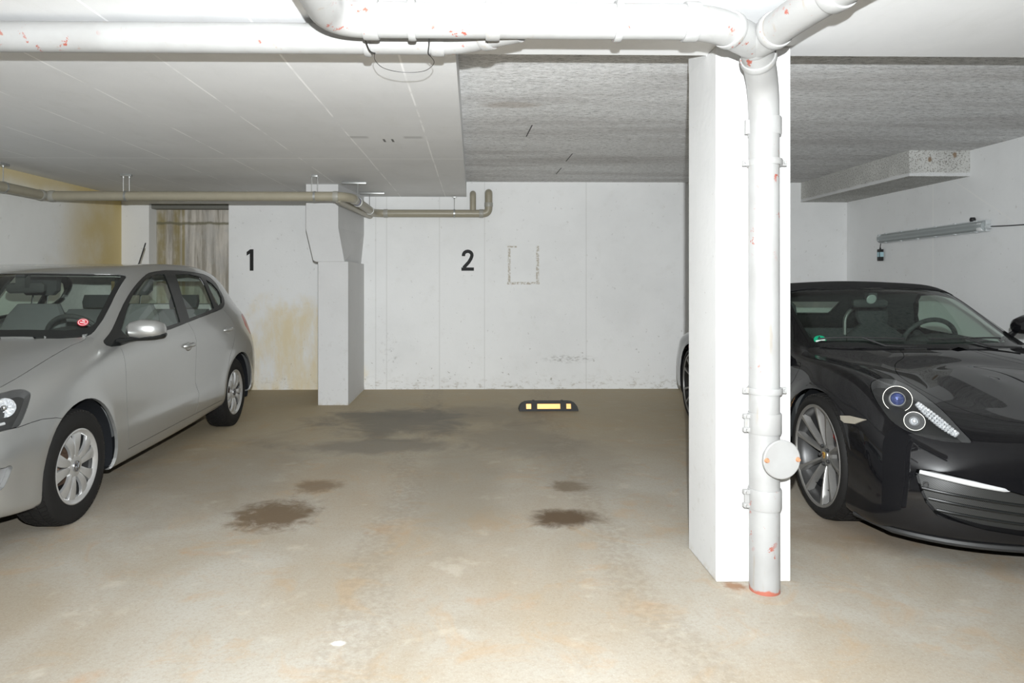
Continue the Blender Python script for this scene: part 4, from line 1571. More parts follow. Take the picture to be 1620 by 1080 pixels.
# ------------------------------------------------------------------ silver hatchback: points its skin passes through
# local frame: nose at y=0, tail at y=3.97, x>0 is the flank seen in the photo
POLO_LOC = (-2.932, 2.845, 0.0)
POLO_RZ = math.radians(0.3)
POLO_WH = [(0.845, 0.300), (3.31, 0.300)]
P_ROWS = [
 # underside edge
 [(0, .10, .20), (.33, .12, .20), (.56, .20, .195), (.68, .33, .19), (.72, .52, .185), (.73, .81, .185), (.73, 1.12, .185), (.735, 1.38, .19), (.735, 1.75, .195), (.735, 2.25, .20), (.735, 2.75, .215), (.735, 3.1, .225), (.73, 3.4, .235), (.71, 3.66, .25), (.62, 3.8, .25), (.33, 3.86, .25), (0, 3.87, .25)],
 [(0, .02, .24), (.37, .05, .24), (.64, .135, .24), (.765, .29, .225), (.80, .50, .20), (.81, .81, .20), (.812, 1.12, .20), (.812, 1.38, .205), (.812, 1.75, .21), (.812, 2.25, .22), (.815, 2.75, .24), (.815, 3.1, .26), (.812, 3.4, .25), (.812, 3.72, .26), (.72, 3.89, .26), (.38, 3.94, .26), (0, 3.95, .26)],
 [(0, .005, .33), (.38, .035, .33), (.66, .12, .33), (.785, .28, .33), (.82, .50, .34), (.832, .81, .36), (.832, 1.12, .36), (.832, 1.38, .365), (.832, 1.75, .37), (.833, 2.25, .38), (.835, 2.75, .39), (.838, 3.1, .40), (.838, 3.4, .41), (.836, 3.75, .40), (.745, 3.92, .38), (.40, 3.96, .37), (0, 3.965, .37)],
 [(0, 0, .46), (.38, .03, .46), (.66, .12, .46), (.785, .28, .47), (.822, .50, .49), (.835, .81, .50), (.829, 1.12, .47), (.826, 1.38, .46), (.824, 1.75, .46), (.825, 2.25, .47), (.828, 2.75, .49), (.836, 3.1, .53), (.841, 3.4, .55), (.840, 3.75, .54), (.745, 3.93, .50), (.40, 3.97, .50), (0, 3.975, .50)],
 [(0, .02, .58), (.37, .05, .58), (.63, .14, .58), (.755, .30, .59), (.80, .52, .62), (.825, .81, .67), (.824, 1.12, .67), (.820, 1.38, .66), (.819, 1.75, .66), (.821, 2.25, .67), (.826, 2.75, .69), (.836, 3.1, .72), (.840, 3.4, .73), (.832, 3.75, .70), (.73, 3.92, .68), (.40, 3.965, .67), (0, 3.97, .67)],
 [(0, .04, .66), (.36, .07, .66), (.60, .17, .665), (.715, .34, .675), (.765, .55, .71), (.80, .81, .76), (.812, 1.12, .80), (.815, 1.38, .82), (.817, 1.75, .83), (.820, 2.25, .845), (.822, 2.75, .865), (.820, 3.1, .88), (.812, 3.4, .885), (.785, 3.74, .86), (.70, 3.90, .84), (.38, 3.945, .83), (0, 3.95, .83)],
 [(0, .06, .715), (.35, .09, .715), (.57, .20, .72), (.67, .38, .74), (.715, .58, .775), (.745, .81, .83), (.770, 1.13, .893), (.782, 1.38, .915), (.785, 1.75, .94), (.785, 2.25, .965), (.780, 2.75, 1.00), (.770, 3.1, 1.025), (.768, 3.40, 1.02), (.750, 3.71, .985), (.64, 3.86, .95), (.35, 3.88, .94), (0, 3.89, .94)],
 [(0, .10, .745), (.30, .14, .75), (.49, .27, .76), (.58, .44, .785), (.63, .62, .82), (.665, .84, .872), (.720, 1.18, .945), (.715, 1.48, 1.06), (.700, 1.80, 1.15), (.690, 2.25, 1.20), (.685, 2.75, 1.215), (.683, 3.1, 1.215), (.685, 3.42, 1.18), (.665, 3.66, 1.11), (.53, 3.79, 1.08), (.30, 3.82, 1.08), (0, 3.83, 1.08)],
 [(0, .20, .79), (.22, .24, .793), (.38, .38, .81), (.47, .54, .84), (.53, .71, .868), (.58, .90, .912), (.665, 1.21, .965), (.635, 1.52, 1.14), (.595, 1.84, 1.312), (.578, 2.25, 1.388), (.575, 2.75, 1.402), (.575, 3.08, 1.392), (.575, 3.37, 1.358), (.565, 3.54, 1.30), (.44, 3.63, 1.27), (.22, 3.66, 1.27), (0, 3.67, 1.27)],
 [(0, .36, .835), (.13, .39, .838), (.24, .51, .855), (.31, .64, .877), (.36, .77, .898), (.40, .90, .925), (.45, 1.09, .966), (.43, 1.42, 1.17), (.415, 1.77, 1.345), (.41, 2.25, 1.415), (.41, 2.75, 1.424), (.40, 3.05, 1.424), (.39, 3.27, 1.402), (.37, 3.40, 1.375), (.28, 3.47, 1.36), (.15, 3.50, 1.36), (0, 3.51, 1.36)],
 [(0, .52, .872), (0, .56, .879), (0, .65, .893), (0, .74, .91), (0, .83, .928), (0, .92, .945), (0, 1.03, .968), (0, 1.37, 1.185), (0, 1.72, 1.352), (0, 2.25, 1.420), (0, 2.75, 1.428), (0, 3.02, 1.422), (0, 3.16, 1.415), (0, 3.24, 1.414), (0, 3.30, 1.408), (0, 3.34, 1.404), (0, 3.37, 1.40)],
]
P_G = flare(skin_grid(P_ROWS, kinks=(6,), sub=7), POLO_WH, lip=0.010, R=0.345, w=0.045)
# ------------------------------------------------------------------ black roadster: points its skin passes through
BOX_RZ = -math.radians(3.1)
_fa = (2.765, 3.73)          # front axle centre in the garage
BOX_LOC = (_fa[0] - 0.92 * math.sin(math.radians(3.1)), _fa[1] - 0.92 * math.cos(math.radians(3.1)), 0.0)
BOX_WH = [(0.865, 0.336), (3.395, 0.343)]
B_ROWS = [
 [(0, .10, .14), (.32, .12, .14), (.55, .20, .135), (.70, .35, .13), (.76, .52, .13), (.77, .92, .13), (.77, 1.3, .13), (.77, 1.65, .13), (.77, 2.1, .13), (.77, 2.6, .135), (.78, 3.0, .14), (.79, 3.395, .15), (.78, 3.75, .18), (.74, 4.05, .22), (.62, 4.18, .24), (.35, 4.25, .24), (0, 4.26, .24)],
 [(0, .03, .155), (.36, .05, .155), (.62, .13, .15), (.79, .28, .145), (.85, .48, .145), (.86, .92, .15), (.858, 1.3, .15), (.852, 1.65, .15), (.85, 2.1, .15), (.85, 2.6, .155), (.865, 3.0, .16), (.875, 3.395, .17), (.87, 3.75, .20), (.83, 4.08, .24), (.70, 4.25, .26), (.40, 4.33, .26), (0, 4.34, .26)],
 [(0, .0, .25), (.37, .02, .25), (.65, .10, .25), (.82, .26, .25), (.868, .48, .26), (.882, .92, .28), (.88, 1.3, .28), (.872, 1.65, .28), (.868, 2.1, .28), (.875, 2.6, .28), (.89, 3.0, .29), (.90, 3.395, .30), (.893, 3.75, .32), (.85, 4.1, .34), (.72, 4.28, .36), (.42, 4.36, .36), (0, 4.374, .36)],
 [(0, 0, .38), (.37, .02, .38), (.65, .10, .39), (.812, .27, .40), (.865, .50, .42), (.886, .92, .45), (.878, 1.3, .45), (.868, 1.65, .45), (.862, 2.1, .45), (.868, 2.6, .45), (.888, 3.0, .46), (.903, 3.395, .48), (.895, 3.75, .49), (.85, 4.1, .50), (.72, 4.28, .50), (.42, 4.35, .50), (0, 4.365, .50)],
 [(0, .02, .48), (.36, .045, .485), (.62, .13, .50), (.785, .30, .53), (.85, .52, .56), (.879, .92, .60), (.874, 1.3, .60), (.868, 1.65, .60), (.865, 2.1, .61), (.870, 2.6, .61), (.888, 3.0, .62), (.90, 3.395, .64), (.888, 3.75, .64), (.835, 4.08, .63), (.70, 4.25, .62), (.40, 4.32, .62), (0, 4.335, .62)],
 [(0, .06, .545), (.34, .09, .555), (.585, .19, .58), (.735, .36, .63), (.805, .58, .68), (.848, .92, .725), (.858, 1.3, .74), (.860, 1.65, .745), (.855, 2.1, .75), (.860, 2.6, .765), (.868, 3.0, .78), (.862, 3.395, .785), (.845, 3.75, .77), (.80, 4.04, .74), (.66, 4.19, .72), (.38, 4.25, .72), (0, 4.27, .72)],
 [(0, .12, .595), (.31, .16, .605), (.53, .29, .645), (.655, .46, .715), (.715, .67, .78), (.745, .92, .818), (.770, 1.3, .832), (.795, 1.65, .85), (.805, 2.1, .87), (.805, 2.6, .885), (.775, 3.0, .89), (.735, 3.395, .885), (.685, 3.75, .855), (.63, 3.98, .82), (.53, 4.08, .80), (.3, 4.13, .80), (0, 4.15, .80)],
 [(0, .22, .635), (.27, .26, .645), (.45, .40, .68), (.555, .56, .735), (.61, .76, .785), (.645, .98, .815), (.70, 1.35, .842), (.755, 1.72, .945), (.755, 2.1, 1.035), (.745, 2.55, 1.065), (.68, 3.0, 1.02), (.61, 3.38, .955), (.55, 3.66, .895), (.48, 3.85, .86), (.39, 3.94, .845), (.22, 3.99, .84), (0, 4.0, .84)],
 [(0, .36, .675), (.2, .40, .68), (.34, .53, .71), (.43, .68, .748), (.49, .86, .785), (.55, 1.09, .828), (.665, 1.43, .872), (.65, 1.78, 1.045), (.622, 2.12, 1.20), (.605, 2.5, 1.225), (.565, 2.9, 1.17), (.50, 3.26, 1.05), (.42, 3.55, .955), (.35, 3.72, .90), (.27, 3.79, .88), (.15, 3.83, .875), (0, 3.85, .87)],
 [(0, .55, .722), (.12, .58, .727), (.22, .69, .748), (.29, .83, .775), (.34, .96, .80), (.39, 1.13, .845), (.45, 1.32, .88), (.435, 1.67, 1.062), (.425, 2.05, 1.238), (.41, 2.45, 1.268), (.38, 2.85, 1.215), (.34, 3.18, 1.10), (.30, 3.45, .99), (.25, 3.60, .935), (.19, 3.67, .91), (.10, 3.71, .90), (0, 3.72, .895)],
 [(0, .78, .778), (0, .82, .784), (0, .88, .795), (0, .96, .81), (0, 1.04, .825), (0, 1.14, .855), (0, 1.27, .884), (0, 1.63, 1.058), (0, 2.02, 1.243), (0, 2.42, 1.288), (0, 2.8, 1.24), (0, 3.10, 1.14), (0, 3.34, 1.045), (0, 3.47, .985), (0, 3.54, .955), (0, 3.58, .94), (0, 3.61, .925)],
]
B_G = flare(skin_grid(B_ROWS, kinks=(6,), sub=7), [(0.89, 0.336), (3.395, 0.343)], lip=0.008, R=0.375, w=0.045)
# ================================================================== SILVER HATCHBACK
M_TINT = glass_mat('green_tinted_glass', (0.88, 0.95, 0.90), 0.0, 0.85, 0.02)
M_FRIT = simple('black_glass_border', (0.008, 0.009, 0.009), 0.12, 0, 0)
M_BOWL = simple('lamp_reflector_bowl', (0.85, 0.86, 0.88), 0.22, 0.6, 0)
M_BEZEL = simple('grey_lamp_bezel', (0.10, 0.10, 0.10), 0.35)


def circle_pts(y, z, R, x, n=40):
    return [(x, y + R * math.cos(a), z + R * math.sin(a)) for a in [2 * math.pi * k / n for k in range(n)]]


def sides(sk, parent, panel, mat, gap=0.0018, rim=0.014, inset=0.0, name=None):
    out = []
    for s in (1, -1):
        bm = sk.extract(panel, s, gap, rim, inset)
        if len(bm.faces): out.append(smooth_keep(name or panel, bm, mat, parent))
    return out


def lens_lamp(sk, parent, panel, depth=0.045):
    """headlight: clear cover over a dark housing"""
    res = []
    for s in (1, -1):
        hs = smooth_keep('headlight', sk.extract(panel, s, 0.002, 0.0, depth), M_PLAST, parent)
        smooth_keep('lens_cover', sk.extract(panel, s, 0.0015, 0.0, 0.0), M_CLEAR, hs)
        bm = sk.extract(panel, s, 0.0015, depth, 0.002, rim_only=True)
        smooth_keep('lamp_bezel', bm, M_BEZEL, hs)
        res.append(hs)
    return res


def bowl(parent, c, axis, r, d, mat, name='reflector', n=28, facets=True):
    bm = bmesh.new()
    prof = [(r, 0.0), (r * 0.97, -d * 0.15), (r * 0.8, -d * 0.55), (r * 0.5, -d * 0.85), (r * 0.2, -d)]
    add_lathe(bm, prof, c, axis, n)
    if facets:
        random.seed(3)
        ax = Vector(axis).normalized()
        for v_ in bm.verts: v_.co += ax * random.uniform(-0.004, 0.004)
    return link_mesh(name, bm, mat, parent, smooth=not facets)


def build_polo():
    root = empty('hatchback_car', POLO_LOC, POLO_RZ)
    tag(root, 'silver grey five door hatchback parked nose forward in the left bay', 'car')
    sk = Skin(P_G)
    side = (1, 0, 0)
    up = (0, 0, 1)
    T = lambda x0, y0, y1, z0=-1, z1=3: (lambda c: c.x > x0 and y0 < c.y < y1 and z0 < c.z < z1)
    # front bumper
    sk.mcut('front_bumper', [(.8, -.3, .60), (.8, .30, .60), (.786, .415, .601), (.799, .492, .608), (.81, .558, .610), (.83, .643, .600), (.833, .73, .575), (.83, .80, .50), (.83, .70, .10), (.8, -.3, .10)], side, T(-0.001, -1, .85, -1, .7))
    sk.mcut('rear_bumper', [(.8, 4.2, .66), (.8, 3.80, .66), (.84, 3.60, .60), (.84, 3.50, .5), (.83, 3.55, .1), (.8, 4.2, .1)], side, T(-0.001, 3.4, 5, -1, .8))
    # bonnet
    h = [(.0, 1.045), (.30, 1.06), (.50, 1.10), (.60, 1.15), (.645, 1.19), (.663, 1.206), (.680, 1.173), (.681, 1.123), (.668, 1.058), (.662, .878), (.659, .668), (.651, .488), (.63, .36), (.57, .25), (.44, .155), (.25, .105), (0, .085)]
    hh = [(x, y, 1) for x, y in h] + [(-x, y, 1) for x, y in h[::-1][1:-1]]
    sk.cut('bonnet', hh, up, lambda c: c.y < 1.3 and c.z > .66)
    # doors
    dF = [(.787, 1.345, .899), (.81, 1.35, .843), (.82, 1.361, .73), (.823, 1.366, .536), (.826, 1.368, .262), (.826, 1.822, .27), (.827, 2.398, .28), (.831, 2.46, .426), (.824, 2.406, .517), (.822, 2.421, .684), (.822, 2.427, .834), (.806, 2.402, .918), (.784, 2.372, .973), (.7, 2.3, 1.15), (.7, 1.6, 1.1)]
    dR = [(.784, 2.372, .973), (.806, 2.402, .918), (.822, 2.427, .834), (.822, 2.421, .684), (.824, 2.406, .517), (.831, 2.46, .426), (.827, 2.398, .28), (.83, 2.95, .288), (.838, 2.975, .32), (.845, 2.985, .392), (.843, 3.03, .501), (.844, 3.105, .63), (.839, 3.215, .74), (.831, 3.275, .83), (.808, 3.295, .917), (.787, 3.252, .981), (.761, 3.171, 1.046), (.7, 3.1, 1.15), (.7, 2.4, 1.15)]
    sk.mcut('front_door', dF, side, T(.5, 1, 3))
    sk.mcut('rear_door', dR, side, T(.5, 2, 3.6))
    # wheel openings
    for (wy, wz, R) in ((0.885, 0.300, 0.352), (3.37, 0.300, 0.350)):
        sk.mcut('opening', circle_pts(wy, wz, R, .83), side, T(.45, wy - .5, wy + .5, -1, .8))
    # side glass
    trim = smooth_poly([(.596, 2.411, 1.375), (.602, 2.221, 1.362), (.611, 2.063, 1.337), (.646, 1.826, 1.254), (.683, 1.608, 1.145), (.735, 1.366, .998), (.752, 1.235, .938)], 3, False) + \
        [(.762, 1.226, .925), (.767, 1.232, .912), (.778, 1.261, .902), (.787, 1.347, .899), (.788, 1.677, .927), (.787, 2.05, .950), (.777, 2.548, .998)] + \
        smooth_poly([(.762, 3.046, 1.041), (.756, 3.17, 1.057), (.738, 3.267, 1.093), (.711, 3.325, 1.142), (.663, 3.340, 1.233), (.633, 3.294, 1.296), (.612, 3.188, 1.342), (.605, 2.93, 1.366), (.599, 2.666, 1.376)], 3, False)
    sk.mcut('window_trim', trim, side, T(.4, 1, 3.6, .85))
    gF = [(.680, 1.640, 1.135), (.648, 1.803, 1.225), (.62, 2.007, 1.305), (.61, 2.203, 1.340), (.615, 2.350, 1.345), (.671, 2.317, 1.243), (.778, 2.253, .990), (.782, 2.061, .975), (.784, 1.776, .955), (.783, 1.478, .932), (.76, 1.44, .99)]
    gR = [(.618, 2.535, 1.344), (.614, 2.804, 1.350), (.626, 3.013, 1.328), (.661, 3.023, 1.263), (.754, 2.985, 1.064), (.767, 2.713, 1.034), (.775, 2.425, 1.008), (.705, 2.459, 1.168)]
    gQ = [(.629, 3.112, 1.305), (.646, 3.215, 1.270), (.675, 3.280, 1.210), (.709, 3.275, 1.150), (.735, 3.215, 1.105), (.749, 3.113, 1.080), (.732, 3.072, 1.115), (.676, 3.091, 1.23)]
    sk.mcut('door_glass', gF, side, T(.4, 1, 3.6, .85))
    sk.mcut('rear_door_glass', gR, side, T(.4, 1, 3.6, .85))
    sk.mcut('quarter_glass', gQ, side, T(.4, 1, 3.6, .85))
    # windscreen: black border and pane
    half = [(0, 1.03, .966), (.272, 1.049, .967), (.45, 1.085, .963), (.56, 1.12, .962), (.635, 1.175, .964), (.662, 1.208, .968), (.674, 1.235, .977), (.677, 1.27, .992), (.666, 1.38, 1.06), (.636, 1.55, 1.157), (.606, 1.72, 1.250), (.585, 1.835, 1.312), (.572, 1.850, 1.325), (.50, 1.800, 1.330), (.416, 1.758, 1.338), (.23, 1.715, 1.343), (0, 1.70, 1.350)]
    ws = half + [(-x, y, z) for x, y, z in half[::-1][1:-1]]
    wt = lambda c: .98 < c.y < 1.95 and c.z > .93
    nrm = (0, -.48, .877)
    sk.cut('windscreen_border', ws, nrm, wt)
    inn = []
    for x, y, z in half:
        f = (1.345 - z) / .38
        yy, zz = y, z
        if z < 1.0:
            yy += .075; zz += .045
        elif z > 1.32:
            yy -= .02; zz -= .012
        inn.append((x * (0.965 if x < .6 else .96) - (0.0 if x < .3 else .004), yy, zz))
    wi = inn + [(-x, y, z) for x, y, z in inn[::-1][1:-1]]
    sk.cut('windscreen', wi, nrm, wt)
    rw = [(-.50, 3.7, 1.08), (.50, 3.7, 1.08), (.47, 3.6, 1.22), (.42, 3.5, 1.31), (-.42, 3.5, 1.31), (-.47, 3.6, 1.22)]
    sk.cut('rear_window', rw, (0, 1, 0), lambda c: c.y > 3.3)
    # lamps
    hl = smooth_poly([(.678, .449, .756), (.702, .512, .762), (.722, .545, .759), (.740, .559, .747), (.752, .558, .732), (.768, .515, .689), (.779, .466, .644), (.785, .417, .606), (.772, .367, .604), (.760, .328, .602), (.712, .234, .600), (.655, .170, .604), (.600, .185, .68), (.595, .29, .742), (.635, .383, .755)], 3)
    vd = (-.56, .80, -.16)
    sk.mcut('headlight', hl, vd, T(.4, 0, .8, .5, .85))
    fog = smooth_poly([(.789, .285, .441), (.801, .326, .442), (.805, .342, .434), (.804, .338, .418), (.799, .317, .377), (.788, .286, .342), (.740, .205, .335), (.66, .14, .35), (.62, .11, .46), (.70, .17, .47)], 3)
    sk.mcut('fog_recess', fog, vd, T(.4, -.1, .6, .25, .55))
    tl = [(.79, 3.62, .975), (.7, 3.80, .985), (.62, 3.90, .96), (.62, 3.95, .80), (.74, 3.90, .76), (.80, 3.76, .79), (.80, 3.66, .87)]
    sk.mcut('tail_light', tl, side, T(.45, 3.5, 4.2, .7, 1.05))

    body = smooth_keep('body', sk.extract('body', 0, 0.0015, 0.018), M_SILVER, root)
    smooth_keep('front_bumper', sk.extract('front_bumper', 0, 0.0012, 0.012), M_SILVER, root)
    smooth_keep('rear_bumper', sk.extract('rear_bumper', 0, 0.0012, 0.012), M_SILVER, root)
    smooth_keep('bonnet', sk.extract('bonnet', 0, 0.0022, 0.014), M_SILVER, root)
    fd = sides(sk, root, 'front_door', M_SILVER, 0.0022, 0.014)
    rd = sides(sk, root, 'rear_door', M_SILVER, 0.0022, 0.014)
    sides(sk, root, 'window_trim', M_TRIM, 0.0005, 0.012, 0.002)
    for s, f_, r_ in ((1, fd[0], rd[0]), (-1, fd[1], rd[1])):
        smooth_keep('door_glass', sk.extract('door_glass', s, 0, 0, 0.008), M_TINT, f_)
        smooth_keep('door_glass', sk.extract('rear_door_glass', s, 0, 0, 0.008), M_TINT, r_)
        smooth_keep('quarter_glass', sk.extract('quarter_glass', s, 0, 0, 0.008), M_TINT, root)
    wb = smooth_keep('windscreen', sk.extract('windscreen', 0, 0, 0, 0.004), M_TINT, root)
    smooth_keep('windscreen_border', sk.extract('windscreen_border', 0, 0.0005, 0.008, 0.003), M_FRIT, wb)
    smooth_keep('rear_window', sk.extract('rear_window', 0, 0, 0.01, 0.004), M_TINT, root)
    lamps = lens_lamp(sk, root, 'headlight', 0.05)
    for s, L in ((1, lamps[0]), (-1, lamps[1])):
        ax = (s * .35, -.93, .05)
        bowl(L, (s * .712, .432, .690), ax, 0.046, 0.02, M_BOWL, facets=True)
        bowl(L, (s * .640, .345, .682), ax, 0.050, 0.02, M_BOWL, facets=True)
        bowl(L, (s * .565, .215, .670), ax, 0.050, 0.02, M_BOWL, facets=True)
        bm = bmesh.new(); bmesh.ops.create_uvsphere(bm, u_segments=16, v_segments=10, radius=0.016, matrix=Matrix.Translation((s * .712, .425, .69)))
        link_mesh('bulb', bm, M_CHROME, L)
        bm = bmesh.new()
        add_tube(bm, smooth_poly([(s * .60, .205, .622), (s * .70, .27, .622), (s * .752, .37, .628)], 6, False), 0.007, 8)
        link_mesh('lamp_strip', bm, M_BOWL, L)
    for s in (1, -1):
        fo = smooth_keep('fog_recess', sk.extract('fog_recess', s, 0.001, 0, 0.025), simple('fog_recess_plastic', (0.16, 0.16, 0.16), 0.5), root)
        bm = sk.extract('fog_recess', s, 0.0005, 0.03, 0.0, rim_only=True)
        smooth_keep('recess_edge', bm, M_SILVER, fo)
        bowl(fo, (s * .70, .185, .40), (s * .3, -.95, 0), 0.040, 0.02, M_BOWL, 'fog_lamp', facets=False)
    sides(sk, root, 'tail_light', M_REDG, 0.001, 0.01)
    # lining inside roof and pillars
    bm = sk.extract('body', 0, 0.0, 0.0, 0.022)
    bmesh.ops.delete(bm, geom=[f for f in bm.faces if f.calc_center_median().z < 1.0 or f.calc_center_median().y < 1.3], context='FACES')
    smooth_keep('headliner', bm, M_HEADL, root)
    # floor pan and cabin tub
    bm = bmesh.new()
    add_prism(bm, [(.06, .66), (.12, .70), (.50, .70), (.52, .50), (1.24, .50), (1.26, .72), (2.95, .72), (2.97, .50), (3.68, .50), (3.74, .66), (3.86, .5), (3.86, -.5), (3.74, -.66), (3.68, -.50), (2.97, -.50), (2.95, -.72), (1.26, -.72), (1.24, -.50), (.52, -.50), (.50, -.70), (.12, -.70), (.06, -.66)][0:0] or
              [(.16, .52), (.50, .64), (.53, .47), (1.24, .47), (1.26, .70), (2.95, .70), (2.97, .47), (3.68, .47), (3.74, .62), (3.74, -.62), (3.68, -.47), (2.97, -.47), (2.95, -.70), (1.26, -.70), (1.24, -.47), (.53, -.47), (.50, -.64), (.16, -.52)],
              lambda u, v, t: (v, u, t), 0.185, 0.34)
    link_mesh('underbody', bm, M_UNDER, root, smooth=False)
    bm = bmesh.new()
    for s in (1, -1):
        add_prism(bm, [(1.30, .34), (3.60, .34), (3.50, 1.0), (2.6, .97), (1.75, .92), (1.30, .88)], lambda u, v, t, s=s: (s * t, u, v), .700, .735)
    add_box(bm, -.70, .70, 1.15, 1.20, .34, .90)
    add_box(bm, -.70, .70, 3.30, 3.62, .34, .95)
    link_mesh('door_lining', bm, M_SEATG, root, smooth=False)
    bm = bmesh.new()
    add_prism(bm, [(1.10, .90), (1.20, .945), (1.45, .965), (1.62, .945), (1.70, .88), (1.66, .70), (1.2, .60)], lambda u, v, t: (t, u, v), -.70, .70, 0.01)
    bmesh.ops.create_uvsphere(bm, u_segments=20, v_segments=10, radius=1, matrix=Matrix.Translation((.35, 1.60, .945)) @ Matrix.Diagonal((.16, .12, .055, 1)))
    link_mesh('dashboard', bm, M_DASH, root)
    for sx in (.35, -.35):
        seat(root, sx, 1.95, .47, M_SEAT, M_SEATG, w=.25, hgt=.60)
    bm = bmesh.new()
    cushion(bm, [((-.62, 2.9, .50), .22, .10, (0, 1, 0), (0, 0, 1)), ((.62, 2.9, .50), .22, .10, (0, 1, 0), (0, 0, 1))])
    bm2 = bmesh.new()
    rs = link_mesh('rear_bench', bm, M_SEAT, root)
    cushion(bm2, [((-.60, 3.17, .75), .08, .30, (0, 1, 0), (0, .25, 1)), ((.60, 3.17, .75), .08, .30, (0, 1, 0), (0, .25, 1))])
    link_mesh('bench_back', bm2, M_SEATG, rs)
    for sx in (-.38, .38):
        b3 = bmesh.new()
        cushion(b3, [((sx, 3.27, 1.06), .12, .04, (1, 0, 0), (0, 1, 0)), ((sx, 3.28, 1.11), .13, .05, (1, 0, 0), (0, 1, 0)), ((sx, 3.29, 1.17), .12, .04, (1, 0, 0), (0, 1, 0))])
        link_mesh('head_restraint', b3, M_SEAT, rs)
    steering_wheel(root, (.35, 1.66, .90), math.radians(25))
    # interior mirror
    bm = bmesh.new()
    cushion(bm, [((-.12, 1.70, 1.245), .02, .015, (0, 0, 1), (0, 1, 0)), ((-.10, 1.70, 1.245), .034, .018, (0, 0, 1), (0, 1, 0)), ((.10, 1.71, 1.25), .034, .018, (0, 0, 1), (0, 1, 0)), ((.12, 1.71, 1.25), .02, .015, (0, 0, 1), (0, 1, 0))])
    add_box(bm, -.03, .03, 1.64, 1.70, 1.25, 1.335)
    link_mesh('interior_mirror', bm, M_DASH, root)
    # exterior mirrors
    for s in (1, -1):
        bm = bmesh.new()
        # cap: rounded shell
        sec = []
        for f, hy, hz, zc, yc in ((0, .020, .025, 1.000, 1.345), (.12, .045, .048, .998, 1.345), (.4, .060, .062, .997, 1.360), (.75, .060, .058, .994, 1.385), (.93, .046, .042, .990, 1.400), (1.0, .018, .018, .986, 1.405)):
            x = .835 + .205 * f
            ring_ = []
            for k in range(20):
                a = 2 * math.pi * k / 20
                ring_.append(bm.verts.new((s * x, yc + hy * math.cos(a), zc + hz * (abs(math.sin(a)) ** 0.85) * math.copysign(1, math.sin(a)))))
            sec.append(ring_)
        for A_, B_ in zip(sec, sec[1:]):
            for i in range(20): bm.faces.new((A_[i], A_[(i + 1) % 20], B_[(i + 1) % 20], B_[i]))
        bm.faces.new(sec[0][::-1]); bm.faces.new(sec[-1])
        bmesh.ops.recalc_face_normals(bm, faces=bm.faces)
        mc = link_mesh('side_mirror', bm, M_SILVER, root)
        mc['label'] = 'silver side mirror cap on a black foot'
        bm = bmesh.new()
        sec = []
        for x, hy, hz, zc, yc in ((.775, .045, .020, .925, 1.37), (.83, .040, .016, .930, 1.37), (.88, .055, .018, .942, 1.37), (.98, .056, .020, .948, 1.385), (1.03, .040, .018, .955, 1.40), (1.045, .012, .01, .962, 1.405)):
            sec.append([bm.verts.new((s * x, yc + hy * math.cos(a), zc + hz * math.sin(a))) for a in [2 * math.pi * k / 16 for k in range(16)]])
        for A_, B_ in zip(sec, sec[1:]):
            for i in range(16): bm.faces.new((A_[i], A_[(i + 1) % 16], B_[(i + 1) % 16], B_[i]))
        bm.faces.new(sec[0][::-1]); bm.faces.new(sec[-1])
        bmesh.ops.recalc_face_normals(bm, faces=bm.faces)
        link_mesh('mirror_foot', bm, M_TRIM, mc)
        # door handles
        for (hx, hy, hz, dr) in ((.826, 2.285, .808, fd[0 if s > 0 else 1]), (.826, 3.10, .868, rd[0 if s > 0 else 1])):
            bm = bmesh.new()
            add_tube(bm, smooth_poly([(s * (hx - .01), hy - .075, hz + .002), (s * (hx + .018), hy - .055, hz + .004), (s * (hx + .026), hy, hz + .006), (s * (hx + .018), hy + .055, hz + .006), (s * (hx - .01), hy + .075, hz + .004)], 4, False), .011, 12)
            bm.verts.ensure_lookup_table()
            for v_ in bm.verts: v_.co.z = hz + (v_.co.z - hz) * 1.3
            bmesh.ops.create_uvsphere(bm, u_segments=16, v_segments=8, radius=1, matrix=Matrix.Translation((s * (hx - .004), hy - .0, hz - .004)) @ Matrix.Diagonal((.008, .06, .033, 1)))
            link_mesh('door_handle', bm, M_SILVER, dr)
        # sill strip under the doors
        bm = bmesh.new()
        add_tube(bm, [(s * .792, 1.25, .205), (s * .795, 2.2, .215), (s * .797, 3.02, .245)], .012, 8)
        link_mesh('sill_strip', bm, M_SILVER, root)
        # arch liners
        for wy in (0.885, 3.37):
            bm = bmesh.new()
            R = .352
            prof = [(R + .002, 0.0), (R + .004, -.26)]
            a = []
            add_lathe(bm, [(R + .001, 0.0), (R + .004, .29), (0.0, .29)], (s * .80, wy, .30), (-s, 0, 0), 56)
            for v_ in bm.verts: v_.co.z = max(v_.co.z, .20)
            bmesh.ops.remove_doubles(bm, verts=bm.verts, dist=1e-5)
            link_mesh('arch_liner', bm, M_UNDER, root)
    # roof aerial
    bm = bmesh.new()
    add_tube(bm, [(0, 3.20, 1.405), (0, 3.23, 1.440)], .012, 10, radii=[.016, .009])
    add_tube(bm, [(0, 3.23, 1.438), (0, 3.36, 1.635)], .0055, 10)
    link_mesh('aerial', bm, M_PLAST, root)
    # round red sticker low on the screen
    c = Vector((.598, 1.292, 1.042)); n = Vector((.30, -.62, .72)).normalized()
    bm = bmesh.new(); add_lathe(bm, [(0, .002), (.030, .002), (.030, 0)], c + n * .003, n, 28)
    st = link_mesh('windscreen_sticker', bm, simple('red_sticker', (.55, .03, .05), .4), root)
    bm = bmesh.new()
    add_lathe(bm, [(.0225, .0025), (.0255, .0025)], c + n * .003, n, 28)
    u = Vector((1, 0, 0)); u = (u - n * u.dot(n)).normalized(); v = n.cross(u)
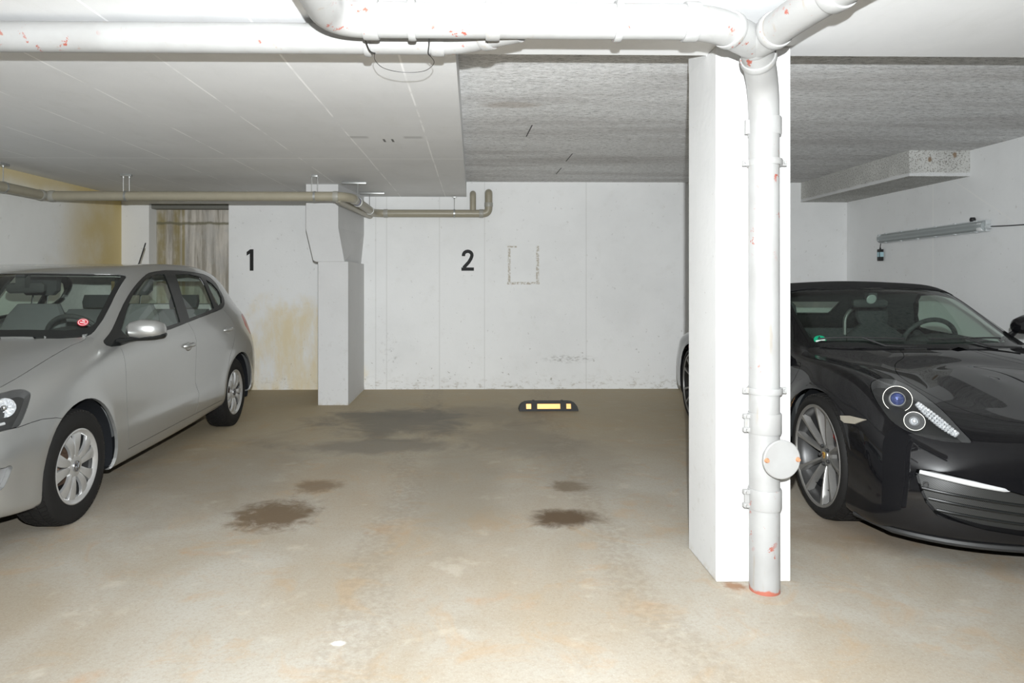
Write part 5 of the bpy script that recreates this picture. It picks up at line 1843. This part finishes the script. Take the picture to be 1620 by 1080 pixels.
    for (a0, a1, b0, b1) in ((-.014, .016, -.008, -.002), (-.008, .008, .006, .014)):
        q = [c + n * .0062 + u * a + v * b for a, b in ((a0, b0), (a1, b0), (a1, b1), (a0, b1))]
        bm.faces.new([bm.verts.new(p) for p in q])
    link_mesh('sticker_print', bm, simple('white_print', (.8, .8, .8), .4), st, smooth=False)
    # wheels
    sp = math.radians(9)
    for s in (1, -1):
        for wy, nm in ((.850, 0), (3.31, 1)):
            w_ = wheel(root, (s * .728, wy, .300), .300, .185, .197, sp + nm * .5, 'polo', s)
            if s > 0 and nm == 0:
                pass
    return root


build_polo()
# ================================================================== BLACK ROADSTER
M_TINTD = glass_mat('dark_tinted_glass', (0.76, 0.87, 0.81), 0.0, 0.9, 0.02)
M_CANVAS = simple('black_canvas_hood', (0.010, 0.010, 0.011), 0.85)
M_GRILLE = None


def grille_mat():
    t = NT('perforated_grille')
    _, x, y, z = t.pos()
    a = t.math('SINE', t.math('MULTIPLY', x, 900.0)); b = t.math('SINE', t.math('MULTIPLY', z, 900.0))
    m = t.ramp(t.mul(a, b), -0.2, 0.4)
    t.base(t.mix(m, (0.004, 0.004, 0.004), (0.06, 0.06, 0.055)))
    t.set(Roughness=0.5)
    return t.m


def build_boxster():
    root = empty('roadster_car', BOX_LOC, BOX_RZ)
    tag(root, 'glossy black soft top roadster parked nose forward in the right bay behind the pillar', 'car')
    sk = Skin(B_G)
    side = (1, 0, 0); up = (0, 0, 1)
    T = lambda x0, y0, y1, z0=-1, z1=3: (lambda c: c.x > x0 and y0 < c.y < y1 and z0 < c.z < z1)
    neg = lambda L: [(-x, y, z) for x, y, z in L]
    # canvas hood: everything above the belt behind the screen header
    top = [(.6, 2.03, 1.30), (.6, 2.045, 1.225), (.6, 2.075, 1.185), (.6, 2.30, 1.205), (.6, 2.52, 1.195), (.62, 2.66, 1.12), (.72, 2.74, 1.0), (.78, 2.78, .905), (.76, 2.95, .893), (.72, 3.3, .893), (.6, 3.62, .875), (.4, 3.80, .87), (.1, 3.9, .80), (0, 4.0, 1.0), (0, 3.0, 1.5), (.1, 2.0, 1.5)]
    sk.mcut('canvas_top', top, side, lambda c: c.x > -0.001 and c.y > 1.98 and c.z > .80)
    rw = [(-.36, 3.2, 1.0), (.36, 3.2, 1.0), (.33, 3.0, 1.13), (-.33, 3.0, 1.13)]
    sk.cut('rear_window', rw, (0, 1, 0), lambda c: c.y > 2.9 and c.z > .9)
    # luggage lid
    h = [(0, 1.255), (.16, 1.258), (.215, 1.235), (.225, 1.19), (.265, 1.115), (.365, 1.02), (.44, .85), (.46, .65), (.42, .45), (.32, .30), (.16, .235), (0, .215)]
    hh = [(x, y, 1) for x, y in h] + [(-x, y, 1) for x, y in h[::-1][1:-1]]
    sk.cut('luggage_lid', smooth_poly(hh, 3), up, lambda c: c.y < 1.4 and c.z > .6)
    # nose cover seam, doors
    door = [(.85, 1.60, .86), (.86, 1.60, .72), (.87, 1.62, .45), (.87, 1.66, .26), (.87, 2.45, .26), (.88, 2.62, .34), (.88, 2.72, .55), (.87, 2.76, .80), (.80, 2.77, .90), (.74, 2.70, 1.02), (.74, 1.8, 1.0), (.78, 1.58, .90)]
    sk.mcut('door', door, side, T(.5, 1.4, 3))
    sk.mcut('side_intake', [(.88, 2.93, .60), (.89, 3.06, .66), (.89, 3.04, .45), (.88, 2.92, .34)], side, T(.5, 2.7, 3.3))
    for (wy, wz, R) in ((0.880, 0.325, 0.370), (3.395, 0.343, 0.372)):
        sk.mcut('opening', circle_pts(wy, wz, R, .88, 48), side, T(.45, wy - .5, wy + .5, -1, .9))
    # side glass, screen
    sw = [(.70, 1.53, .885), (.80, 1.80, .868), (.80, 2.2, .883), (.80, 2.62, .90), (.79, 2.74, .915), (.74, 2.71, 1.02), (.66, 2.60, 1.14), (.62, 2.50, 1.192), (.62, 2.30, 1.20), (.62, 2.10, 1.175), (.64, 1.86, 1.075), (.67, 1.68, .975)]
    sk.mcut('side_trim', sw, side, T(.45, 1.4, 2.9, .84), 0.012)
    sk.mcut('side_glass', sw, side, T(.45, 1.4, 2.9, .84), -0.006)
    half = [(0, 1.285, .884), (.25, 1.298, .885), (.45, 1.345, .884), (.57, 1.405, .880), (.63, 1.455, .880), (.650, 1.50, .893), (.643, 1.62, .95), (.630, 1.78, 1.04), (.612, 1.95, 1.12), (.598, 2.04, 1.165), (.57, 2.055, 1.19), (.45, 2.04, 1.222), (.3, 2.02, 1.235), (0, 2.005, 1.243)]
    ws = half + [(-x, y, z) for x, y, z in half[::-1][1:-1]]
    nrm = (0, -.45, .893)
    wt = lambda c: 1.25 < c.y < 2.15 and c.z > .85
    sk.cut('windscreen_border', ws, nrm, wt)
    inn = [(x * .965, y + (.035 if z < .9 else (-.012 if z > 1.2 else 0)), z + (.02 if z < .9 else (-.006 if z > 1.2 else 0))) for x, y, z in half]
    sk.cut('windscreen', inn + [(-x, y, z) for x, y, z in inn[::-1][1:-1]], nrm, wt)
    # lamps and openings in the nose
    hl = neg([(-.649, .676, .779), (-.605, .728, .780), (-.566, .745, .777), (-.514, .735, .769), (-.490, .602, .737), (-.499, .381, .678), (-.510, .223, .615), (-.508, .158, .580), (-.530, .160, .573), (-.57, .176, .572), (-.619, .2, .573), (-.679, .25, .583), (-.722, .306, .602), (-.744, .366, .628), (-.749, .423, .659), (-.745, .5, .701), (-.729, .577, .743), (-.695, .635, .768)])
    vd = (-.62, .76, -.20)
    sk.mcut('headlight', smooth_poly(hl, 3), vd, T(.3, 0, 1.0, .5, .85))
    it = neg([(-.733, .18, .446), (-.740, .179, .428), (-.733, .159, .368), (-.717, .14, .31), (-.683, .119, .262), (-.605, .08, .243), (-.517, .053, .224), (-.377, .028, .208), (-.27, .018, .205), (-.24, .01, .26), (-.25, .01, .33), (-.31, .012, .366), (-.452, .036, .401), (-.6, .088, .438), (-.69, .148, .452)])
    sk.mcut('air_intake', it, vd, T(.1, -.2, .6, .15, .5))
    mk = neg([(-.864, .621, .601), (-.843, .557, .612), (-.812, .455, .613), (-.844, .511, .579), (-.862, .575, .571), (-.866, .608, .580)])
    sk.mcut('side_marker', mk, side, T(.5, .3, .8, .5, .7))
    sk.cut('fuel_flap', [(-x, y, z) for x, y, z in circle_pts(1.24, .735, .065, .85, 28)], side, lambda c: c.x < -.5 and 1 < c.y < 1.5 and c.z > .6)
    tl = [(.79, 3.98, .72), (.6, 4.15, .72), (.5, 4.3, .68), (.5, 4.4, .58), (.76, 4.2, .60), (.82, 4.05, .64)]
    sk.mcut('tail_light', tl, side, T(.4, 3.9, 4.5, .5, .8))

    smooth_keep('body', sk.extract('body', 0, 0.0015, 0.016), M_BLACKP, root)
    smooth_keep('canvas_top', sk.extract('canvas_top', 0, 0.001, 0.012, -0.004), M_CANVAS, root)
    smooth_keep('luggage_lid', sk.extract('luggage_lid', 0, 0.002, 0.012), M_BLACKP, root)
    smooth_keep('rear_window', sk.extract('rear_window', 0, 0, 0.008, 0.002), M_TINT, root)
    drs = sides(sk, root, 'door', M_BLACKP, 0.002, 0.012)
    for s, d_ in ((1, drs[0]), (-1, drs[1])):
        smooth_keep('side_glass', sk.extract('side_glass', s, 0, 0, 0.006), M_TINT, d_)
        smooth_keep('window_trim', sk.extract('side_trim', s, 0.0005, 0.01, 0.001), M_TRIM, d_)
    sides(sk, root, 'side_intake', M_GRL, 0.001, 0.0, 0.02)
    w_ = smooth_keep('windscreen', sk.extract('windscreen', 0, 0, 0, 0.003), M_TINTD, root)
    smooth_keep('windscreen_border', sk.extract('windscreen_border', 0, 0.0005, 0.008, 0.002), M_FRIT, w_)
    smooth_keep('fuel_flap', sk.extract('fuel_flap', 0, 0.0015, 0.01), M_BLACKP, root)
    sides(sk, root, 'tail_light', M_REDG, 0.001, 0.01)
    sides(sk, root, 'side_marker', simple('smoked_marker_lens', (0.36, 0.33, 0.27), 0.2, 0.3), 0.001, 0.006, -0.003)
    lamps = lens_lamp(sk, root, 'headlight', 0.055)
    from mathutils.bvhtree import BVHTree
    bvh = BVHTree.FromBMesh(sk.bm)

    def skin_y(x, z):
        h_ = bvh.ray_cast(Vector((x, -1, z)), Vector((0, 1, 0)))[0]
        return h_.y if h_ is not None else 0.2
    for s, L in ((1, lamps[0]), (-1, lamps[1])):
        ax = Vector((s * .42, -.88, .22)).normalized()
        for (c, r, rp) in (((.646, .490, .710), .064, .031), ((.654, .335, .632), .044, .018)):
            c = Vector((s * c[0], c[1], c[2]))
            bm = bmesh.new()
            add_lathe(bm, [(r - .0025, -.006), (r - .0025, .002), (r + .0, .002), (r + .0, -.006)], c, ax, 36)
            link_mesh('lamp_ring', bm, simple('satin_ring', (.38, .37, .32), .45, .5), L)
            bm = bmesh.new()
            add_lathe(bm, [(r - .003, -.004), (rp * 1.25, -.018), (rp, -.016)], c, ax, 36)
            link_mesh('lamp_surround', bm, M_RIMD if r > .05 else M_BEZEL, L)
            bm = bmesh.new()
            add_lathe(bm, [(rp, -.018), (rp * .92, -.006), (rp * .6, .002), (0, .006)], c, ax, 28)
            o_ = link_mesh('projector_lens', bm, simple('blue_projector_lens', (.10, .13, .32), .05, .6) if r > .05 else M_BOWL, L)
            bm = bmesh.new()
            add_lathe(bm, [(rp, -.010), (rp, .0), (rp + .0035, .0), (rp + .0035, -.010)], c, ax, 28)
            link_mesh('projector_ring', bm, M_CHROME, o_)
        # faceted strip of small reflectors
        P = smooth_poly([(.566, .450, .694), (.556, .395, .674), (.541, .335, .647), (.530, .280, .620), (.518, .225, .593)], 4, False)
        bm = bmesh.new()
        random.seed(5)
        for k in range(len(P) - 1):
            p = Vector((s * P[k][0], P[k][1], P[k][2])); q = Vector((s * P[k + 1][0], P[k + 1][1], P[k + 1][2]))
            wd = .008 + .014 * math.sin(math.pi * (k + .5) / len(P))
            for j in (-1, 0, 1):
                m = (p + q) / 2 + Vector((s * .012, -.012, .006)) + Vector((s * .62, -.10, -.55)) * (wd * (j + 1) * .8)
                b2 = bmesh.ops.create_icosphere(bm, subdivisions=1, radius=.009, matrix=Matrix.Translation(m) @ Matrix.Rotation(random.random() * 3, 4, 'X'))
        link_mesh('led_cluster', bm, M_BOWL, L, smooth=False)
    # air intakes with slats and day lights
    for s in (1, -1):
        g_ = smooth_keep('air_intake', sk.extract('air_intake', s, 0.0, 0, 0.045), M_GRL, root)
        bm = sk.extract('air_intake', s, 0.0, 0.05, 0.0, rim_only=True)
        smooth_keep('intake_edge', bm, M_BLACKP, g_)
        for z0, z1, xa, xb in ((.370, .325, .722, .25), (.330, .285, .705, .25), (.285, .245, .68, .25)):
            pts = []
            for k in range(13):
                f = k / 12
                x = xa + (xb - xa) * f; z = z0 + (z1 - z0) * f
                pts.append((s * x, skin_y(s * x, z) + .010, z))
            bm = bmesh.new(); add_tube(bm, pts, .0065, 8)
            for v_ in bm.verts: pass
            link_mesh('intake_slat', bm, M_TRIM, g_)
        pts = []; rad = []
        for k in range(15):
            f = k / 14
            x = .722 + (.43 - .722) * f; z = .437 - .040 * f ** 1.4 - .004 * math.sin(3 * f)
            pts.append((s * x, skin_y(s * x, z) + .006, z)); rad.append(.0095 + .0035 * math.sin(math.pi * min(1, f * 1.1)) - (.006 if k == 14 else 0))
        bm = bmesh.new(); add_tube(bm, pts, .01, 12, radii=rad)
        o_ = link_mesh('day_light', bm, simple('white_lamp_bar', (.80, .81, .82), .12, .35), g_)
        bm = bmesh.new()
        add_lathe(bm, [(0, .004), (.008, .004), (.010, 0), (.013, 0), (.013, -.006)], (s * .712, skin_y(s * .712, .387) + .004, .387), (s * .5, -.87, 0), 20)
        link_mesh('parking_sensor', bm, M_PLAST, g_)
        # washer nozzle cap below the headlight
        # bumper lip under the nose
        lip = []
        lip.append((s * .845, .50, .142))
        for k in range(16):
            x = .80 - .80 * k / 15
            lip.append((s * x * .985, skin_y(s * x, .165) + .012, .142))
        bm = bmesh.new(); add_tube(bm, lip, .016, 8); link_mesh('front_lip', bm, M_PLAST, root)
        for wy, R in ((.880, .370), (3.395, .372)):
            bm = bmesh.new()
            add_lathe(bm, [(R + .001, 0.0), (R + .004, .30), (0.0, .30)], (s * .84, wy, .33), (-s, 0, 0), 56)
            for v_ in bm.verts: v_.co.z = max(v_.co.z, .16)
            bmesh.ops.remove_doubles(bm, verts=bm.verts, dist=1e-5)
            link_mesh('arch_liner', bm, M_UNDER, root)
        # exterior mirror
        bm = bmesh.new()
        sec = []
        for x, hy, hz, zc, yc in ((.815, .02, .02, .985, 1.76), (.835, .05, .048, .99, 1.76), (.90, .062, .066, 1.0, 1.77), (.965, .055, .062, 1.0, 1.79), (1.0, .035, .042, .998, 1.80), (1.015, .01, .012, .996, 1.81)):
            sec.append([bm.verts.new((s * x, yc + hy * math.cos(a), zc + hz * math.sin(a))) for a in [2 * math.pi * k / 20 for k in range(20)]])
        for A_, B_ in zip(sec, sec[1:]):
            for i in range(20): bm.faces.new((A_[i], A_[(i + 1) % 20], B_[(i + 1) % 20], B_[i]))
        bm.faces.new(sec[0][::-1]); bm.faces.new(sec[-1])
        bmesh.ops.recalc_face_normals(bm, faces=bm.faces)
        mc = link_mesh('side_mirror', bm, M_BLACKP, root)
        bm = bmesh.new()
        add_tube(bm, [(s * .78, 1.77, .885), (s * .85, 1.77, .955)], .014, 10)
        add_tube(bm, [(s * .78, 1.83, .885), (s * .86, 1.80, .955)], .012, 10)
        link_mesh('mirror_stalk', bm, M_BLACKP, mc)
    # underbody and cabin
    bm = bmesh.new()
    add_prism(bm, [(.16, .52), (.50, .70), (.53, .50), (1.24, .50), (1.27, .76), (3.0, .76), (3.03, .50), (3.76, .50), (3.79, .70), (4.1, .6), (4.1, -.6), (3.79, -.70), (3.76, -.50), (3.03, -.50), (3.0, -.76), (1.27, -.76), (1.24, -.50), (.53, -.50), (.50, -.70), (.16, -.52)],
              lambda u, v, t: (v, u, t), 0.125, 0.30)
    link_mesh('underbody', bm, M_UNDER, root, smooth=False)
    bm = bmesh.new()
    for s in (1, -1):
        add_prism(bm, [(1.40, .30), (3.0, .30), (3.0, .85), (2.0, .86), (1.45, .84)], lambda u, v, t, s=s: (s * t, u, v), .70, .76)
    add_box(bm, -.70, .70, 1.35, 1.40, .30, .84)
    add_box(bm, -.66, .66, 2.85, 2.95, .30, .90)
    link_mesh('door_lining', bm, M_SEAT, root, smooth=False)
    bm = sk.extract('canvas_top', 0, 0, 0, 0.018)
    link_mesh('hood_lining', bm, M_SEAT, root)
    bm = bmesh.new()
    add_prism(bm, [(1.36, .835), (1.50, .875), (1.75, .89), (1.90, .86), (1.92, .70), (1.4, .6)], lambda u, v, t: (t, u, v), -.70, .70, .01)
    bmesh.ops.create_uvsphere(bm, u_segments=20, v_segments=10, radius=1, matrix=Matrix.Translation((.36, 1.80, .885)) @ Matrix.Diagonal((.19, .13, .05, 1)))
    link_mesh('dashboard', bm, M_DASH, root)
    for sx in (.36, -.36):
        seat(root, sx, 2.22, .35, M_SEAT, M_SEAT, w=.25, hgt=.55, sport=True)
        bm = bmesh.new()
        arc = [(sx + .15 * math.cos(a), 2.80, .95 + .14 * math.sin(a)) for a in [math.pi * k / 14 for k in range(15)]]
        add_tube(bm, [(sx + .15, 2.80, .85)] + arc + [(sx - .15, 2.80, .85)], .016, 10)
        link_mesh('roll_bar', bm, M_RIMG, root)
    steering_wheel(root, (.36, 1.92, .86), math.radians(22), .18)
    bm = bmesh.new()
    cushion(bm, [((-.13, 1.98, 1.135), .018, .015, (0, 0, 1), (0, 1, 0)), ((-.11, 1.98, 1.135), .030, .018, (0, 0, 1), (0, 1, 0)), ((.09, 1.985, 1.135), .030, .018, (0, 0, 1), (0, 1, 0)), ((.11, 1.985, 1.135), .018, .015, (0, 0, 1), (0, 1, 0))])
    add_box(bm, -.04, .02, 1.94, 1.99, 1.14, 1.21)
    link_mesh('interior_mirror', bm, M_DASH, root)
    bm = bmesh.new(); add_lathe(bm, [(0, .004), (.03, .003), (.034, 0)], (-.03, 1.92, 1.165), (0, -.9, -.3), 24)
    link_mesh('rain_sensor', bm, simple('grey_sensor_cover', (.30, .33, .31), .4), root)
    # wipers at the foot of the screen
    for xa, xb in ((-.60, -.12), (.02, .50)):
        pts = []
        for k in range(9):
            f = k / 8; x = xa + (xb - xa) * f
            h_ = bvh.ray_cast(Vector((x, 1.33 + .30 * abs(x) ** 2 + .02, 2)), Vector((0, 0, -1)))[0]
            pts.append((x, h_.y, h_.z + .014))
        bm = bmesh.new(); add_tube(bm, pts, .005, 8)
        wp = link_mesh('wiper', bm, M_PLAST, root)
        bm = bmesh.new(); add_tube(bm, [pts[4], ((xa + xb) / 2 + .10, 1.31, .895), (xb + .04, 1.30, .89)], .006, 8)
        link_mesh('wiper_arm', bm, M_PLAST, wp)
    # green environmental badge inside the screen
    c = Vector((-.585, 1.470, .918)); n = Vector((-.25, -.62, .74)).normalized()
    bm = bmesh.new(); add_lathe(bm, [(0, .002), (.036, .002), (.036, 0)], c, n, 28)
    st = link_mesh('windscreen_sticker', bm, simple('green_sticker', (.0, .30, .15), .4), root)
    u = Vector((1, 0, 0)); u = (u - n * u.dot(n)).normalized(); v = n.cross(u)
    if v.z < 0: v = -v
    bm = bmesh.new()
    q = [c + n * .0035 + u * a + v * b for a, b in ((-.028, -.016), (.028, -.016), (.028, -.003), (-.028, -.003))]
    bm.faces.new([bm.verts.new(p) for p in q])
    link_mesh('sticker_field', bm, simple('pale_field', (.7, .78, .74), .4), st, smooth=False)
    bm = bmesh.new()   # the numeral 4
    for (a0, b0, a1, b1, w_2) in ((.004, .0, .004, .026, .005), (-.010, .008, .009, .008, .005), (-.010, .008, .003, .026, .004)):
        p0 = c + n * .004 + u * a0 + v * b0; p1 = c + n * .004 + u * a1 + v * b1
        d = (p1 - p0).normalized(); s_ = n.cross(d) * w_2 / 2
        bm.faces.new([bm.verts.new(p) for p in (p0 - s_, p0 + s_, p1 + s_, p1 - s_)])
    link_mesh('sticker_numeral', bm, M_TRIM, st, smooth=False)
    # wheels
    for s in (1, -1):
        wheel(root, (s * .762, .862, .336), .336, .235, .270, math.radians(-8), 'box', s)
        wheel(root, (s * .765, 3.395, .343), .343, .265, .275, math.radians(4), 'box', s)
    return root


M_GRL = grille_mat()
build_boxster()
